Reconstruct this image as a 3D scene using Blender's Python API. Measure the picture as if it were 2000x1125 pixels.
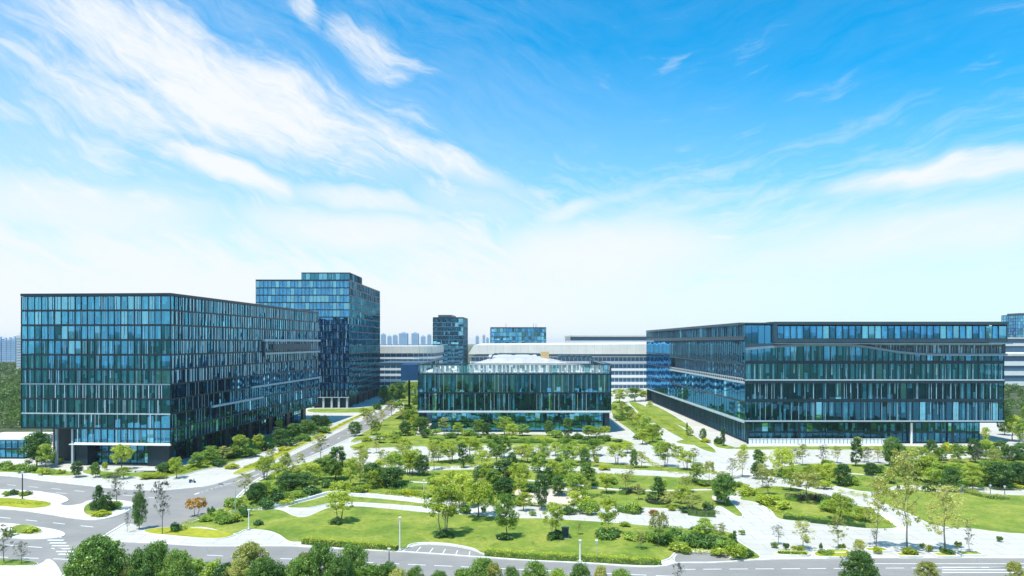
import bpy, math, random
import numpy as np
from mathutils import Vector, Matrix, noise as mnoise
R = math.radians
C = bpy.context.scene.collection
scene = bpy.context.scene
random.seed(7)
for _o in list(bpy.data.objects):
    bpy.data.objects.remove(_o)

# ------------------------------------------------------------------ camera
CAMH = 36.4          # drone height in metres
FPX = 1333.0         # focal length in photograph pixels (24 mm on a 36 mm sensor)
HZ = 668.0           # row of the horizon
cam = bpy.data.cameras.new('camera')
cam.lens = 24.0; cam.sensor_width = 36.0
cam.shift_y = (HZ - 562.5) / 2000.0
cam.clip_start = 0.5; cam.clip_end = 30000
cam_o = bpy.data.objects.new('camera', cam); C.objects.link(cam_o)
cam_o.location = (0, 0, CAMH); cam_o.rotation_euler = (R(90), 0, 0)
scene.camera = cam_o

# ------------------------------------------------------------------ light
TO_SUN = Vector((-0.26, -0.28, 1.0)).normalized()
SUN_EL = math.asin(TO_SUN.z)
SUN_AZ = math.atan2(TO_SUN.x, TO_SUN.y)
sun = bpy.data.lights.new('sun', 'SUN'); sun.energy = 4.6; sun.angle = R(0.6); sun.color = (1.0, 0.965, 0.90)
sun_o = bpy.data.objects.new('sun', sun); C.objects.link(sun_o)
sun_o.location = (0, 0, 200)
sun_o.rotation_euler = (-TO_SUN).to_track_quat('-Z', 'Y').to_euler()
scene.view_settings.view_transform = 'Standard'
scene.view_settings.look = 'None'
scene.view_settings.gamma = 1.0
scene.view_settings.exposure = 0.35
scene.cycles.max_bounces = 7
scene.cycles.transparent_max_bounces = 10
scene.cycles.volume_bounces = 0

HAZE = 0.00007        # air that fades the far skyline

# ------------------------------------------------------------------ node helpers
class NT:
    def __init__(s, tree):
        s.t = tree; s.n = tree.nodes; s.l = tree.links
    def new(s, typ, **kw):
        nd = s.n.new(typ)
        for k, v in kw.items(): setattr(nd, k, v)
        return nd
    def put(s, sock, v):
        if v is None: return
        if isinstance(v, bpy.types.NodeSocket): s.l.new(v, sock)
        else:
            if sock.type == 'RGBA' and len(v) == 3: v = (*v, 1)
            sock.default_value = v
    def math(s, op, a, b=None, c=None, clamp=False):
        nd = s.new('ShaderNodeMath', operation=op); nd.use_clamp = clamp
        s.put(nd.inputs[0], a); s.put(nd.inputs[1], b); s.put(nd.inputs[2], c)
        return nd.outputs[0]
    def mix(s, f, a, b, blend='MIX'):
        nd = s.new('ShaderNodeMix', data_type='RGBA', blend_type=blend)
        s.put(nd.inputs['Factor'], f); s.put(nd.inputs[6], a); s.put(nd.inputs[7], b)
        return nd.outputs[2]
    def noise(s, vec, scale, detail=4, rough=0.55, out='Fac', dist=0.0):
        nd = s.new('ShaderNodeTexNoise')
        s.put(nd.inputs['Vector'], vec); nd.inputs['Scale'].default_value = scale
        nd.inputs['Detail'].default_value = detail; nd.inputs['Roughness'].default_value = rough
        nd.inputs['Distortion'].default_value = dist
        return nd.outputs[out]
    def ramp(s, f, stops, interp='LINEAR'):
        nd = s.new('ShaderNodeValToRGB'); nd.color_ramp.interpolation = interp
        e = nd.color_ramp.elements
        while len(e) < len(stops): e.new(0.5)
        for k, (p, c) in enumerate(stops):
            e[k].position = p; e[k].color = (*c, 1) if len(c) == 3 else c
        s.put(nd.inputs[0], f)
        return nd.outputs[0]
    def rng(s, v, a, b, c=0.0, d=1.0, smooth=False):
        nd = s.new('ShaderNodeMapRange'); nd.clamp = True
        if smooth: nd.interpolation_type = 'SMOOTHSTEP'
        for k, x in enumerate((v, a, b, c, d)): s.put(nd.inputs[k], x)
        return nd.outputs[0]
    def mapping(s, vec, scale=(1, 1, 1), rot=(0, 0, 0), loc=(0, 0, 0)):
        nd = s.new('ShaderNodeMapping')
        s.put(nd.inputs[0], vec); nd.inputs['Scale'].default_value = scale
        nd.inputs['Rotation'].default_value = rot; nd.inputs['Location'].default_value = loc
        return nd.outputs[0]

# ------------------------------------------------------------------ sky
world = bpy.data.worlds.new('World'); scene.world = world; world.use_nodes = True
w = NT(world.node_tree); w.n.clear()
sky = w.new('ShaderNodeTexSky', sky_type='NISHITA')
sky.sun_disc = False; sky.sun_elevation = SUN_EL; sky.sun_rotation = SUN_AZ
sky.altitude = 0; sky.air_density = 1.0; sky.dust_density = 0.6; sky.ozone_density = 2.5
geo = w.new('ShaderNodeNewGeometry')
inc = w.new('ShaderNodeVectorMath', operation='SCALE'); w.l.new(geo.outputs['Incoming'], inc.inputs[0]); inc.inputs['Scale'].default_value = -1
tc = w.new('ShaderNodeTexCoord')
DIR = tc.outputs['Generated']
sep = w.new('ShaderNodeSeparateXYZ'); w.l.new(DIR, sep.inputs[0])
X, Y, Z = sep.outputs
az = w.math('ARCTAN2', X, Y)                 # radians clockwise from +Y
el = w.math('ARCSINE', Z)
# warp the sky coordinates a little so that cloud outlines are ragged
co = w.new('ShaderNodeCombineXYZ'); w.l.new(az, co.inputs[0]); w.l.new(el, co.inputs[1])
wn = w.noise(co.outputs[0], 6.0, 3, 0.55, 'Color')
wv = w.new('ShaderNodeVectorMath', operation='MULTIPLY_ADD')
w.l.new(wn, wv.inputs[0]); wv.inputs[1].default_value = (0.10, 0.07, 0); w.l.new(co.outputs[0], wv.inputs[2])
sub = w.new('ShaderNodeVectorMath', operation='SUBTRACT'); w.l.new(wv.outputs[0], sub.inputs[0]); sub.inputs[1].default_value = (0.05, 0.035, 0)
WC = sub.outputs[0]
def azel(px, py):
    a = math.atan((px - 1000) / FPX)
    return a, math.atan((HZ - py) * math.cos(a) / FPX)
def cloud(px0, py0, px1, py1, thick, weight, power=1.0):
    """an elongated cloud bank between two sky directions"""
    a0, e0 = azel(px0, py0); a1, e1 = azel(px1, py1)
    L = math.hypot(a1 - a0, e1 - e0) / 2; ang = math.atan2(e1 - e0, a1 - a0)
    m = w.new('ShaderNodeMapping', vector_type='TEXTURE')
    w.l.new(WC, m.inputs[0])
    m.inputs['Location'].default_value = ((a0 + a1) / 2, (e0 + e1) / 2, 0)
    m.inputs['Rotation'].default_value = (0, 0, ang)
    m.inputs['Scale'].default_value = (L, thick / FPX, 1)
    ln = w.new('ShaderNodeVectorMath', operation='LENGTH'); w.l.new(m.outputs[0], ln.inputs[0])
    return w.rng(ln.outputs['Value'], 0.15, 1.25, weight, 0.0, True)
banks = [cloud(-80, -60, 560, 170, 100, .72), cloud(120, 60, 800, 300, 120, .80), cloud(560, 190, 1080, 390, 44, .66),
         cloud(-200, 20, 620, 330, 70, .55), cloud(270, 270, 620, 400, 34, .85), cloud(500, 360, 900, 425, 26, .60),
         cloud(540, -80, 640, 70, 34, .62), cloud(600, 20, 850, 160, 46, .55), cloud(790, 30, 850, 110, 16, .2),
         cloud(-260, 170, 160, 240, 26, .42), cloud(-300, 320, 480, 430, 60, .55), cloud(380, 410, 1000, 480, 46, .62), cloud(1030, 450, 1200, 385, 24, .5),
         cloud(1560, 388, 2250, 270, 30, .70), cloud(1290, 140, 1360, 80, 13, .22), cloud(1420, 500, 2350, 380, 52, .55), cloud(1340, 470, 1450, 452, 8, .5),
         cloud(900, 500, 1500, 470, 70, .62), cloud(500, 210, 900, 330, 110, .5), cloud(-100, 180, 400, 300, 120, .34), cloud(700, 330, 1100, 430, 60, .34)]
cov = banks[0]
for b in banks[1:]:
    cov = w.math('MAXIMUM', cov, b)
# streaky cirrus texture, drawn out along the wind
def streak(ang, sx, sy, loc, scale, dist):
    m = w.new('ShaderNodeMapping', vector_type='TEXTURE'); w.l.new(WC, m.inputs[0])
    m.inputs['Rotation'].default_value = (0, 0, R(ang)); m.inputs['Scale'].default_value = (1/sx, 1/sy, 1); m.inputs['Location'].default_value = loc
    return w.noise(m.outputs[0], scale, 11, 0.70, 'Fac', dist)
lr = w.rng(az, 0.05, 0.30, 0.0, 1.0, True)
def blend(a, b): return w.math('ADD', w.math('MULTIPLY', a, w.math('SUBTRACT', 1.0, lr)), w.math('MULTIPLY', b, lr))
fine = blend(streak(-27, 5, 24, (0, 0, 0), 1.7, 0.5), streak(11, 4, 26, (1, 0, 0), 1.5, 0.4))
puff = blend(streak(-24, 7, 15, (3, 1, 0), 1.3, 0.5), streak(12, 6, 16, (2, 1, 0), 1.2, 0.4))
tex = w.math('ADD', w.math('MULTIPLY', fine, 0.6), w.math('MULTIPLY', puff, 0.4))
dens = w.rng(w.math('ADD', cov, w.math('MULTIPLY', w.math('SUBTRACT', tex, 0.5), 2.0)), 0.02, 0.86, 0.0, 0.98, True)
thin = w.math('MULTIPLY', w.rng(tex, 0.40, 0.68, 0.0, 0.42), w.rng(az, -0.7, 0.15, 1.0, 0.15))
dens = w.math('MAXIMUM', dens, thin)
# white summer veil near the horizon
veil = w.math('MULTIPLY', w.rng(w.math('ADD', el, w.math('MULTIPLY', w.math('SUBTRACT', tex, 0.5), 0.42)), 0.07, 0.33, 1.0, 0.0, True), w.rng(az, 0.0, 0.5, 0.97, 0.80))
veil2 = w.rng(w.math('ADD', el, w.math('MULTIPLY', az, 0.16)), -0.02, 0.42, 0.62, 0.0)
veil = w.math('MAXIMUM', veil, veil2)
dens = w.math('SUBTRACT', 1.0, w.math('MULTIPLY', w.math('SUBTRACT', 1.0, dens), w.math('SUBTRACT', 1.0, veil)))
up = w.rng(Z, -0.02, 0.02, 0.0, 1.0)
dens = w.math('MULTIPLY', dens, 1.0, clamp=True)
hs = w.new('ShaderNodeHueSaturation'); hs.inputs['Hue'].default_value = 0.485; hs.inputs['Saturation'].default_value = 1.28; hs.inputs['Value'].default_value = 1.05
w.l.new(sky.outputs[0], hs.inputs['Color'])
skyc = w.mix(1.0, hs.outputs[0], (0.13, 1.50, 1.80), 'MULTIPLY')
cl = w.mix(dens, skyc, (7.4, 7.7, 7.9))
bg = w.new('ShaderNodeBackground'); w.l.new(cl, bg.inputs[0]); bg.inputs[1].default_value = 0.10
out = w.new('ShaderNodeOutputWorld'); w.l.new(bg.outputs[0], out.inputs[0])

# ------------------------------------------------------------------ mesh helpers
def G(px, py, h=0.0):
    """where the line of sight through a photograph point meets the level h"""
    z = (CAMH - h) * FPX / (py - HZ)
    return ((px - 1000) / FPX * z, z)
def D(px, dist):
    return (px - 1000) / FPX * dist
def Hgt(py, dist):
    return CAMH - (py - HZ) * dist / FPX

class MB:
    def __init__(s): s.v = []; s.f = []; s.m = []
    def quad(s, a, b, c, d, m=0):
        k = len(s.v); s.v += [a, b, c, d]; s.f.append((k, k+1, k+2, k+3)); s.m.append(m)
    def poly(s, pts, m=0):
        k = len(s.v); s.v += list(pts); s.f.append(tuple(range(k, k+len(pts)))); s.m.append(m)
    def box(s, x0, y0, z0, x1, y1, z1, m=0):
        s.hexa([(x0,y0,z0),(x1,y0,z0),(x1,y1,z0),(x0,y1,z0),(x0,y0,z1),(x1,y0,z1),(x1,y1,z1),(x0,y1,z1)], m)
    def hexa(s, p, m=0):
        k = len(s.v); s.v += [tuple(q) for q in p]
        for f in ((3,2,1,0),(4,5,6,7),(0,1,5,4),(1,2,6,5),(2,3,7,6),(3,0,4,7)):
            s.f.append(tuple(k+i for i in f)); s.m.append(m)
    def obox(s, o, u, n, a0, a1, d0, d1, z0, z1, m=0):
        """a box in a facade frame: o origin, u along, n outward"""
        P = lambda a, d, z: (o[0]+u[0]*a+n[0]*d, o[1]+u[1]*a+n[1]*d, z)
        s.hexa([P(a0,d1,z0),P(a1,d1,z0),P(a1,d0,z0),P(a0,d0,z0),P(a0,d1,z1),P(a1,d1,z1),P(a1,d0,z1),P(a0,d0,z1)], m)
    def prism(s, pts, z0, z1, m=0, top=None):
        n = len(pts); k = len(s.v)
        s.v += [(p[0], p[1], z0) for p in pts] + [(p[0], p[1], z1) for p in pts]
        s.f.append(tuple(k+n+i for i in range(n))); s.m.append(m if top is None else top)
        s.f.append(tuple(k+i for i in reversed(range(n)))); s.m.append(m)
        for i in range(n):
            j = (i+1) % n
            s.f.append((k+i, k+j, k+n+j, k+n+i)); s.m.append(m)
    def tube(s, pts, rad, sides=6, m=0):
        k0 = len(s.v); N = len(pts)
        for i, p in enumerate(pts):
            p = Vector(p)
            d = (Vector(pts[min(i+1, N-1)]) - Vector(pts[max(i-1, 0)]))
            d = d.normalized() if d.length > 1e-6 else Vector((0,0,1))
            a = d.orthogonal().normalized(); b = d.cross(a)
            for q in range(sides):
                t = 2*math.pi*q/sides
                s.v.append(tuple(p + (a*math.cos(t) + b*math.sin(t))*rad[i]))
        for i in range(N-1):
            for q in range(sides):
                r = (q+1) % sides
                s.f.append((k0+i*sides+q, k0+i*sides+r, k0+(i+1)*sides+r, k0+(i+1)*sides+q)); s.m.append(m)
        s.f.append(tuple(k0+q for q in reversed(range(sides)))); s.m.append(m)
        s.f.append(tuple(k0+(N-1)*sides+q for q in range(sides))); s.m.append(m)
    def mesh(s, name, mats):
        me = bpy.data.meshes.new(name); me.from_pydata(s.v, [], s.f); me.validate()
        for mt in (mats if isinstance(mats, (list, tuple)) else [mats]): me.materials.append(mt)
        if len(me.polygons) == len(s.m): me.polygons.foreach_set('material_index', s.m)
        me.update(); return me
    def build(s, name, mats, parent=None):
        if not s.f: return None
        o = bpy.data.objects.new(name, s.mesh(name, mats)); C.objects.link(o)
        if parent: o.parent = parent
        return o
def tag(o, label=None, cat=None, group=None, kind=None):
    if label: o['label'] = label
    if cat: o['category'] = cat
    if group: o['group'] = group
    if kind: o['kind'] = kind
    return o
def empty(name, loc=(0, 0, 0), rz=0.0):
    o = bpy.data.objects.new(name, None); C.objects.link(o); o.location = loc; o.rotation_euler = (0, 0, rz)
    o.empty_display_size = 0.5
    return o
def spline(pts, sub=6, closed=True):
    n = len(pts); res = []
    rng_ = range(n) if closed else range(n-1)
    for i in rng_:
        if closed: p = [pts[(i-1) % n], pts[i], pts[(i+1) % n], pts[(i+2) % n]]
        else: p = [pts[max(i-1, 0)], pts[i], pts[i+1], pts[min(i+2, n-1)]]
        for k in range(sub):
            t = k/sub
            res.append(tuple(0.5*((2*p[1][a]) + (-p[0][a]+p[2][a])*t + (2*p[0][a]-5*p[1][a]+4*p[2][a]-p[3][a])*t*t
                       + (-p[0][a]+3*p[1][a]-3*p[2][a]+p[3][a])*t**3) for a in (0, 1)))
    if not closed: res.append(tuple(pts[-1]))
    return res
def area2(p): return sum(p[i][0]*p[(i+1) % len(p)][1] - p[(i+1) % len(p)][0]*p[i][1] for i in range(len(p)))
def offset(pts, d):
    n = len(pts); out = []
    for i in range(n):
        a, b, c = Vector(pts[i-1]), Vector(pts[i]), Vector(pts[(i+1) % n])
        e1 = (b-a); e2 = (c-b)
        e1 = e1.normalized() if e1.length > 1e-6 else Vector((1, 0)); e2 = e2.normalized() if e2.length > 1e-6 else e1
        nn = Vector((e1.y+e2.y, -(e1.x+e2.x)))
        nn = nn.normalized() if nn.length > 1e-6 else Vector((e1.y, -e1.x))
        out.append((b.x+nn.x*d, b.y+nn.y*d))
    return out

# ------------------------------------------------------------------ materials
def mat(name, color=(.5, .5, .5), rough=.6, metal=0.0, spec=.5, var=0.0, vs=0.5, bump=0.0, bs=5.0):
    m = bpy.data.materials.new(name); m.use_nodes = True
    t = NT(m.node_tree); b = t.n['Principled BSDF']
    b.inputs['Roughness'].default_value = rough; b.inputs['Metallic'].default_value = metal
    b.inputs['Specular IOR Level'].default_value = spec
    t.put(b.inputs['Base Color'], color)
    tcn = t.new('ShaderNodeTexCoord')
    if var:
        nz = t.noise(tcn.outputs['Object'], vs, 6, 0.6)
        lo = tuple(c*(1-var) for c in color); hi = tuple(min(1, c*(1+var)) for c in color)
        t.put(b.inputs['Base Color'], t.ramp(nz, [(0.3, lo), (0.7, hi)]))
    if bump:
        bn = t.new('ShaderNodeBump'); bn.inputs['Strength'].default_value = bump; bn.inputs['Distance'].default_value = 0.1
        t.l.new(t.noise(tcn.outputs['Object'], bs, 4), bn.inputs['Height']); t.l.new(bn.outputs[0], b.inputs['Normal'])
    return m
def world_pos(t):
    g = t.new('ShaderNodeNewGeometry'); return g.outputs['Position']
def grass_mat(name, a, b_, c):
    m = bpy.data.materials.new(name); m.use_nodes = True
    t = NT(m.node_tree); b = t.n['Principled BSDF']; P = world_pos(t)
    n1 = t.noise(P, 0.11, 7, 0.68, 'Fac', 0.4); n2 = t.noise(P, 0.9, 6, 0.7); n3 = t.noise(P, 7.0, 3, 0.7)
    col = t.ramp(n1, [(0.38, a), (0.50, b_), (0.62, c)])
    col = t.mix(t.rng(n2, 0.42, 0.70, 0.0, 0.6), col, tuple(x*0.55 for x in a))
    col = t.mix(t.rng(n3, 0.35, 0.75, 0.0, 0.5), col, tuple(x*1.2 for x in c))
    n4 = t.noise(P, 0.25, 8, 0.75, 'Fac', 0.8)
    col = t.mix(t.rng(n4, 0.56, 0.72, 0.0, 0.75), col, (.30, .27, .10))
    col = t.mix(t.rng(n4, 0.44, 0.30, 0.0, 0.7), col, tuple(x*0.6 for x in a))
    t.l.new(col, b.inputs['Base Color']); b.inputs['Roughness'].default_value = 0.95; b.inputs['Specular IOR Level'].default_value = 0.1
    bn = t.new('ShaderNodeBump'); bn.inputs['Strength'].default_value = 0.6; bn.inputs['Distance'].default_value = 0.15
    t.l.new(n3, bn.inputs['Height']); t.l.new(bn.outputs[0], b.inputs['Normal'])
    return m
def paving_mat(name, base, dark, tile=3.0, joint=0.09):
    m = bpy.data.materials.new(name); m.use_nodes = True
    t = NT(m.node_tree); b = t.n['Principled BSDF']; P = world_pos(t)
    br = t.new('ShaderNodeTexBrick'); t.put(br.inputs['Vector'], P)
    br.inputs['Scale'].default_value = 1.0; br.inputs['Brick Width'].default_value = tile*2; br.inputs['Row Height'].default_value = tile
    br.inputs['Mortar Size'].default_value = joint; br.inputs['Mortar Smooth'].default_value = 0.3
    t.put(br.inputs['Color1'], base); t.put(br.inputs['Color2'], tuple(x*0.9 for x in base)); t.put(br.inputs['Mortar'], tuple(x*0.5 for x in base))
    n1 = t.noise(P, 0.06, 6, 0.65); n2 = t.noise(P, 0.9, 5, 0.6)
    col = t.mix(t.rng(n1, 0.40, 0.68, 0.0, 0.75), br.outputs[0], dark)
    col = t.mix(t.rng(n2, 0.45, 0.75, 0.0, 0.5), col, dark)
    t.l.new(col, b.inputs['Base Color']); b.inputs['Roughness'].default_value = 0.85; b.inputs['Specular IOR Level'].default_value = 0.25
    return m
def asphalt_mat():
    m = bpy.data.materials.new('asphalt'); m.use_nodes = True
    t = NT(m.node_tree); b = t.n['Principled BSDF']; P = world_pos(t)
    n1 = t.noise(P, 0.08, 5, 0.6); n2 = t.noise(t.mapping(P, (0.3, 3, 1)), 0.5, 4, 0.6); n3 = t.noise(P, 9, 3, 0.7)
    col = t.ramp(n1, [(0.3, (.20, .187, .17)), (0.7, (.285, .265, .24))])
    col = t.mix(t.rng(n2, 0.45, 0.7, 0, 0.35), col, (.15, .14, .13))
    col = t.mix(t.rng(n3, 0.3, 0.8, 0, 0.3), col, (.36, .35, .34))
    vo = t.new('ShaderNodeTexVoronoi', feature='DISTANCE_TO_EDGE'); vo.inputs['Scale'].default_value = 0.07
    t.put(vo.inputs['Vector'], P)
    col = t.mix(t.rng(vo.outputs['Distance'], 0.0, 0.006, 0.35, 0.0), col, (.15, .15, .15))
    t.l.new(col, b.inputs['Base Color']); b.inputs['Roughness'].default_value = 0.8
    return m
def glass_mat(name, tint, refl, lo=0.30, hi=0.95, rough=0.015):
    m = bpy.data.materials.new(name); m.use_nodes = True
    t = NT(m.node_tree); t.n.clear()
    tr = t.new('ShaderNodeBsdfTransparent'); t.put(tr.inputs[0], tint)
    gl = t.new('ShaderNodeBsdfGlossy'); t.put(gl.inputs[0], refl); gl.inputs['Roughness'].default_value = rough
    lw = t.new('ShaderNodeLayerWeight'); lw.inputs['Blend'].default_value = 0.35
    f = t.rng(lw.outputs['Facing'], 0.0, 1.0, lo, hi)
    mx = t.new('ShaderNodeMixShader'); t.l.new(f, mx.inputs[0]); t.l.new(tr.outputs[0], mx.inputs[1]); t.l.new(gl.outputs[0], mx.inputs[2])
    o = t.new('ShaderNodeOutputMaterial'); t.l.new(mx.outputs[0], o.inputs[0])
    return m
def leaf_mat(name, a, b_, c, trans=0.35):
    m = bpy.data.materials.new(name); m.use_nodes = True
    t = NT(m.node_tree); t.n.clear()
    tcn = t.new('ShaderNodeTexCoord'); oi = t.new('ShaderNodeObjectInfo')
    n1 = t.noise(tcn.outputs['Object'], 0.9, 3, 0.6); n2 = t.noise(tcn.outputs['Object'], 6.0, 2, 0.6)
    f = t.math('ADD', t.math('MULTIPLY', n1, 0.65), t.math('MULTIPLY', n2, 0.35))
    f = t.math('ADD', f, t.math('MULTIPLY', t.math('SUBTRACT', oi.outputs['Random'], 0.5), 0.22))
    col = t.ramp(f, [(0.36, a), (0.5, b_), (0.64, c)])
    df = t.new('ShaderNodeBsdfDiffuse'); t.l.new(col, df.inputs[0])
    tl = t.new('ShaderNodeBsdfTranslucent'); t.l.new(t.mix(1.0, col, (1.25, 1.3, 0.6), 'MULTIPLY'), tl.inputs[0])
    mx = t.new('ShaderNodeMixShader'); mx.inputs[0].default_value = trans
    t.l.new(df.outputs[0], mx.inputs[1]); t.l.new(tl.outputs[0], mx.inputs[2])
    gl = t.new('ShaderNodeBsdfGlossy'); gl.inputs['Roughness'].default_value = 0.45; t.put(gl.inputs[0], (.9, 1, .9))
    m2 = t.new('ShaderNodeMixShader'); m2.inputs[0].default_value = 0.04
    t.l.new(mx.outputs[0], m2.inputs[1]); t.l.new(gl.outputs[0], m2.inputs[2])
    o = t.new('ShaderNodeOutputMaterial'); t.l.new(m2.outputs[0], o.inputs[0])
    return m

M = {}
M['grass'] = grass_mat('lawn_grass', (.085, .175, .022), (.19, .26, .036), (.31, .325, .065))
M['grass_gold'] = grass_mat('golden_groundcover', (.20, .25, .02), (.30, .33, .025), (.40, .38, .04))
M['terrain'] = grass_mat('rough_terrain', (.025, .05, .018), (.05, .085, .03), (.13, .13, .08))
M['paving'] = paving_mat('pale_paving', (.58, .55, .48), (.42, .40, .36))
M['path'] = paving_mat('path_stone', (.72, .68, .58), (.52, .49, .41), 0.6, 0.02)
M['sand'] = paving_mat('warm_paving', (.66, .55, .46), (.55, .46, .38), 0.5, 0.02)
M['asphalt'] = asphalt_mat()
M['kerb'] = mat('kerb_stone', (.72, .71, .67), .8, var=.15, vs=.7)
M['paint'] = mat('road_paint', (.80, .80, .78), .6, var=.12, vs=2)
M['white_metal'] = mat('white_cladding', (.80, .81, .80), .35, var=.05, vs=.2)
M['white_roof'] = paving_mat('white_roofing', (.78, .75, .68), (.60, .58, .53), 3.0, .08)
M['pale_metal'] = mat('pale_metal', (.42, .52, .57), .4, .0, var=.1)
M['ribbon'] = mat('ribbon_metal', (.16, .24, .30), .4, .0, var=.12)
M['dark_metal'] = mat('dark_metal', (.012, .035, .055), .38, .3, var=.2)
M['slate_metal'] = mat('slate_metal', (.035, .075, .105), .45, .0, spec=.35, var=.15)
M['blue_panel'] = mat('blue_panel', (.012, .075, .18), .5, .0, spec=.3, var=.22, vs=.15)
M['fin_blue'] = mat('fin_blue', (.09, .16, .19), .5, 0, spec=.3, var=.2)
M['concrete'] = mat('concrete', (.42, .42, .41), .8, var=.15, vs=.3)
M['roof_grey'] = mat('roof_gravel', (.36, .37, .38), .9, var=.2, vs=.3)
M['inner'] = mat('inner_wall', (.085, .12, .13), .7, var=.6, vs=.35)
M['slab'] = mat('floor_slab', (.20, .24, .25), .7, var=.2)
M['blind'] = mat('blind_fabric', (.80, .84, .84), .8, var=.3, vs=.4)
M['blind2'] = mat('blind_grey', (.40, .52, .56), .8, var=.4, vs=.5)
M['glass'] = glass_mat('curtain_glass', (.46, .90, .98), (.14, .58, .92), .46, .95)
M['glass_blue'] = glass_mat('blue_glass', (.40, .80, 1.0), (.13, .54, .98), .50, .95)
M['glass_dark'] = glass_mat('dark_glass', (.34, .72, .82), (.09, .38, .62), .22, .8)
M['glass_side'] = glass_mat('side_glass', (.50, .92, .98), (.14, .56, .82), .36, .88)
M['panel_blue'] = mat('pale_blue_panel', (.24, .42, .52), .35, .0, spec=.6, var=.35, vs=.3)
M['panel_white'] = mat('pale_louvre', (.66, .80, .86), .4, .0, spec=.6, var=.25, vs=.3)
M['glass_clear'] = glass_mat('clear_glass', (.86, .95, .97), (.5, .8, .95), .12, .8)
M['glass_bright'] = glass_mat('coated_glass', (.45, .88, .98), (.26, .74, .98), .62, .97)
M['frost'] = mat('white_screen', (.75, .80, .82), .4)
M['bark'] = mat('bark', (.13, .10, .07), .9, var=.4, vs=2)
M['bark_grey'] = mat('bark_grey', (.17, .16, .15), .9, var=.4, vs=2)
M['soil'] = mat('soil', (.10, .075, .05), .95, var=.4, vs=1)
M['far'] = mat('hazed_far_facade', (.32, .48, .66), .6, var=.15, vs=.05)  # extra distance haze is mixed into this pale blue skyline colour
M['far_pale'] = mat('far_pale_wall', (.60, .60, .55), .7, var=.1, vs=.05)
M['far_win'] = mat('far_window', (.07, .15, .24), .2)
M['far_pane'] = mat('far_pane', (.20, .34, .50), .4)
M['rust'] = mat('orange_cladding', (.62, .42, .20), .6)
M['lf_bright'] = leaf_mat('leaf_bright', (.22, .30, .02), (.40, .48, .04), (.58, .62, .09))
M['lf_mid'] = leaf_mat('leaf_mid', (.10, .20, .02), (.23, .36, .04), (.42, .52, .07))
M['lf_dark'] = leaf_mat('leaf_dark', (.035, .11, .02), (.085, .19, .03), (.17, .30, .05))
M['lf_olive'] = leaf_mat('leaf_olive', (.24, .26, .05), (.40, .41, .09), (.56, .54, .17))
M['lf_gold'] = leaf_mat('leaf_gold', (.26, .32, .01), (.42, .47, .02), (.60, .60, .05))
M['lf_grey'] = leaf_mat('leaf_grey', (.10, .10, .09), (.16, .16, .13), (.24, .25, .17))
M['lf_orange'] = leaf_mat('leaf_orange', (.45, .20, .01), (.60, .33, .02), (.60, .50, .06))
M['lf_street'] = leaf_mat('leaf_street', (.05, .12, .02), (.13, .25, .035), (.26, .38, .06))
M['lf_red'] = leaf_mat('leaf_red', (.22, .06, .03), (.38, .16, .04), (.42, .30, .06))
M['lf_purple'] = leaf_mat('leaf_purple', (.020, .014, .022), (.04, .025, .04), (.07, .04, .05), .15)

# ------------------------------------------------------------------ ground
def struct(name, mb, m, parent=None):
    o = mb.build(name, m, parent); o['kind'] = 'structure'; return o
mb = MB()
NR = 96
for i in range(NR):        # one sheet reaching the horizon
    a0, a1 = 2*math.pi*i/NR, 2*math.pi*(i+1)/NR
    for r0, r1 in ((0, 200), (200, 800), (800, 3000), (3000, 12000)):
        p = [(math.cos(a)*r, math.sin(a)*r, -0.06) for a, r in ((a0, r0), (a0, r1), (a1, r1), (a1, r0))]
        mb.poly(p if r0 else [p[0], p[1], p[2]])
struct('ground', mb, M['terrain'])
mb = MB(); mb.prism([(-186, 60), (270, 60), (270, 300), (215, 330), (160, 640), (-150, 640), (-150, 400), (-186, 300)], -0.05, 0.0)
struct('plaza_paving', mb, M['paving'])

def sheet(name, pts, z, m, sub=5, smooth=True, world=False):
    P = pts if world else [G(*p) for p in pts]
    if smooth: P = spline(P, sub)
    if area2(P) < 0: P = P[::-1]
    mb = MB(); mb.poly([(p[0], p[1], z) for p in P]); return struct(name, mb, m)
_bedn = [0]
def bed(name, pts, m=None, h=0.14, kerb=0.22, sub=5):
    """a planted bed or lawn standing behind a stone kerb"""
    _bedn[0] += 1; h += .0035*_bedn[0]
    P = spline([G(*p) for p in pts], sub)
    if area2(P) < 0: P = P[::-1]
    mb = MB(); mb.prism(offset(P, kerb), -0.02, h - 0.03, 0); mb.prism(P, -0.01, h, 1)
    return struct(name, mb, [M['kerb'], m or M['grass']])
def strip(name, pts, width, z0, z1, m, world=False, sub=6):
    P = spline([G(*p) for p in pts] if not world else pts, sub, closed=False)
    mb = MB(); L = []; Rr = []
    for i, p in enumerate(P):
        a = Vector(P[max(i-1, 0)]); b = Vector(P[min(i+1, len(P)-1)]); d = (b-a).normalized(); n = Vector((-d.y, d.x))*width/2
        L.append((p[0]+n.x, p[1]+n.y)); Rr.append((p[0]-n.x, p[1]-n.y))
    for i in range(len(P)-1):
        if z1 is None: mb.quad((*Rr[i], z0), (*Rr[i+1], z0), (*L[i+1], z0), (*L[i], z0))
        else: mb.hexa([(*Rr[i], z0), (*Rr[i+1], z0), (*L[i+1], z0), (*L[i], z0), (*Rr[i], z1), (*Rr[i+1], z1), (*L[i+1], z1), (*L[i], z1)])
    return struct(name, mb, m)

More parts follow.
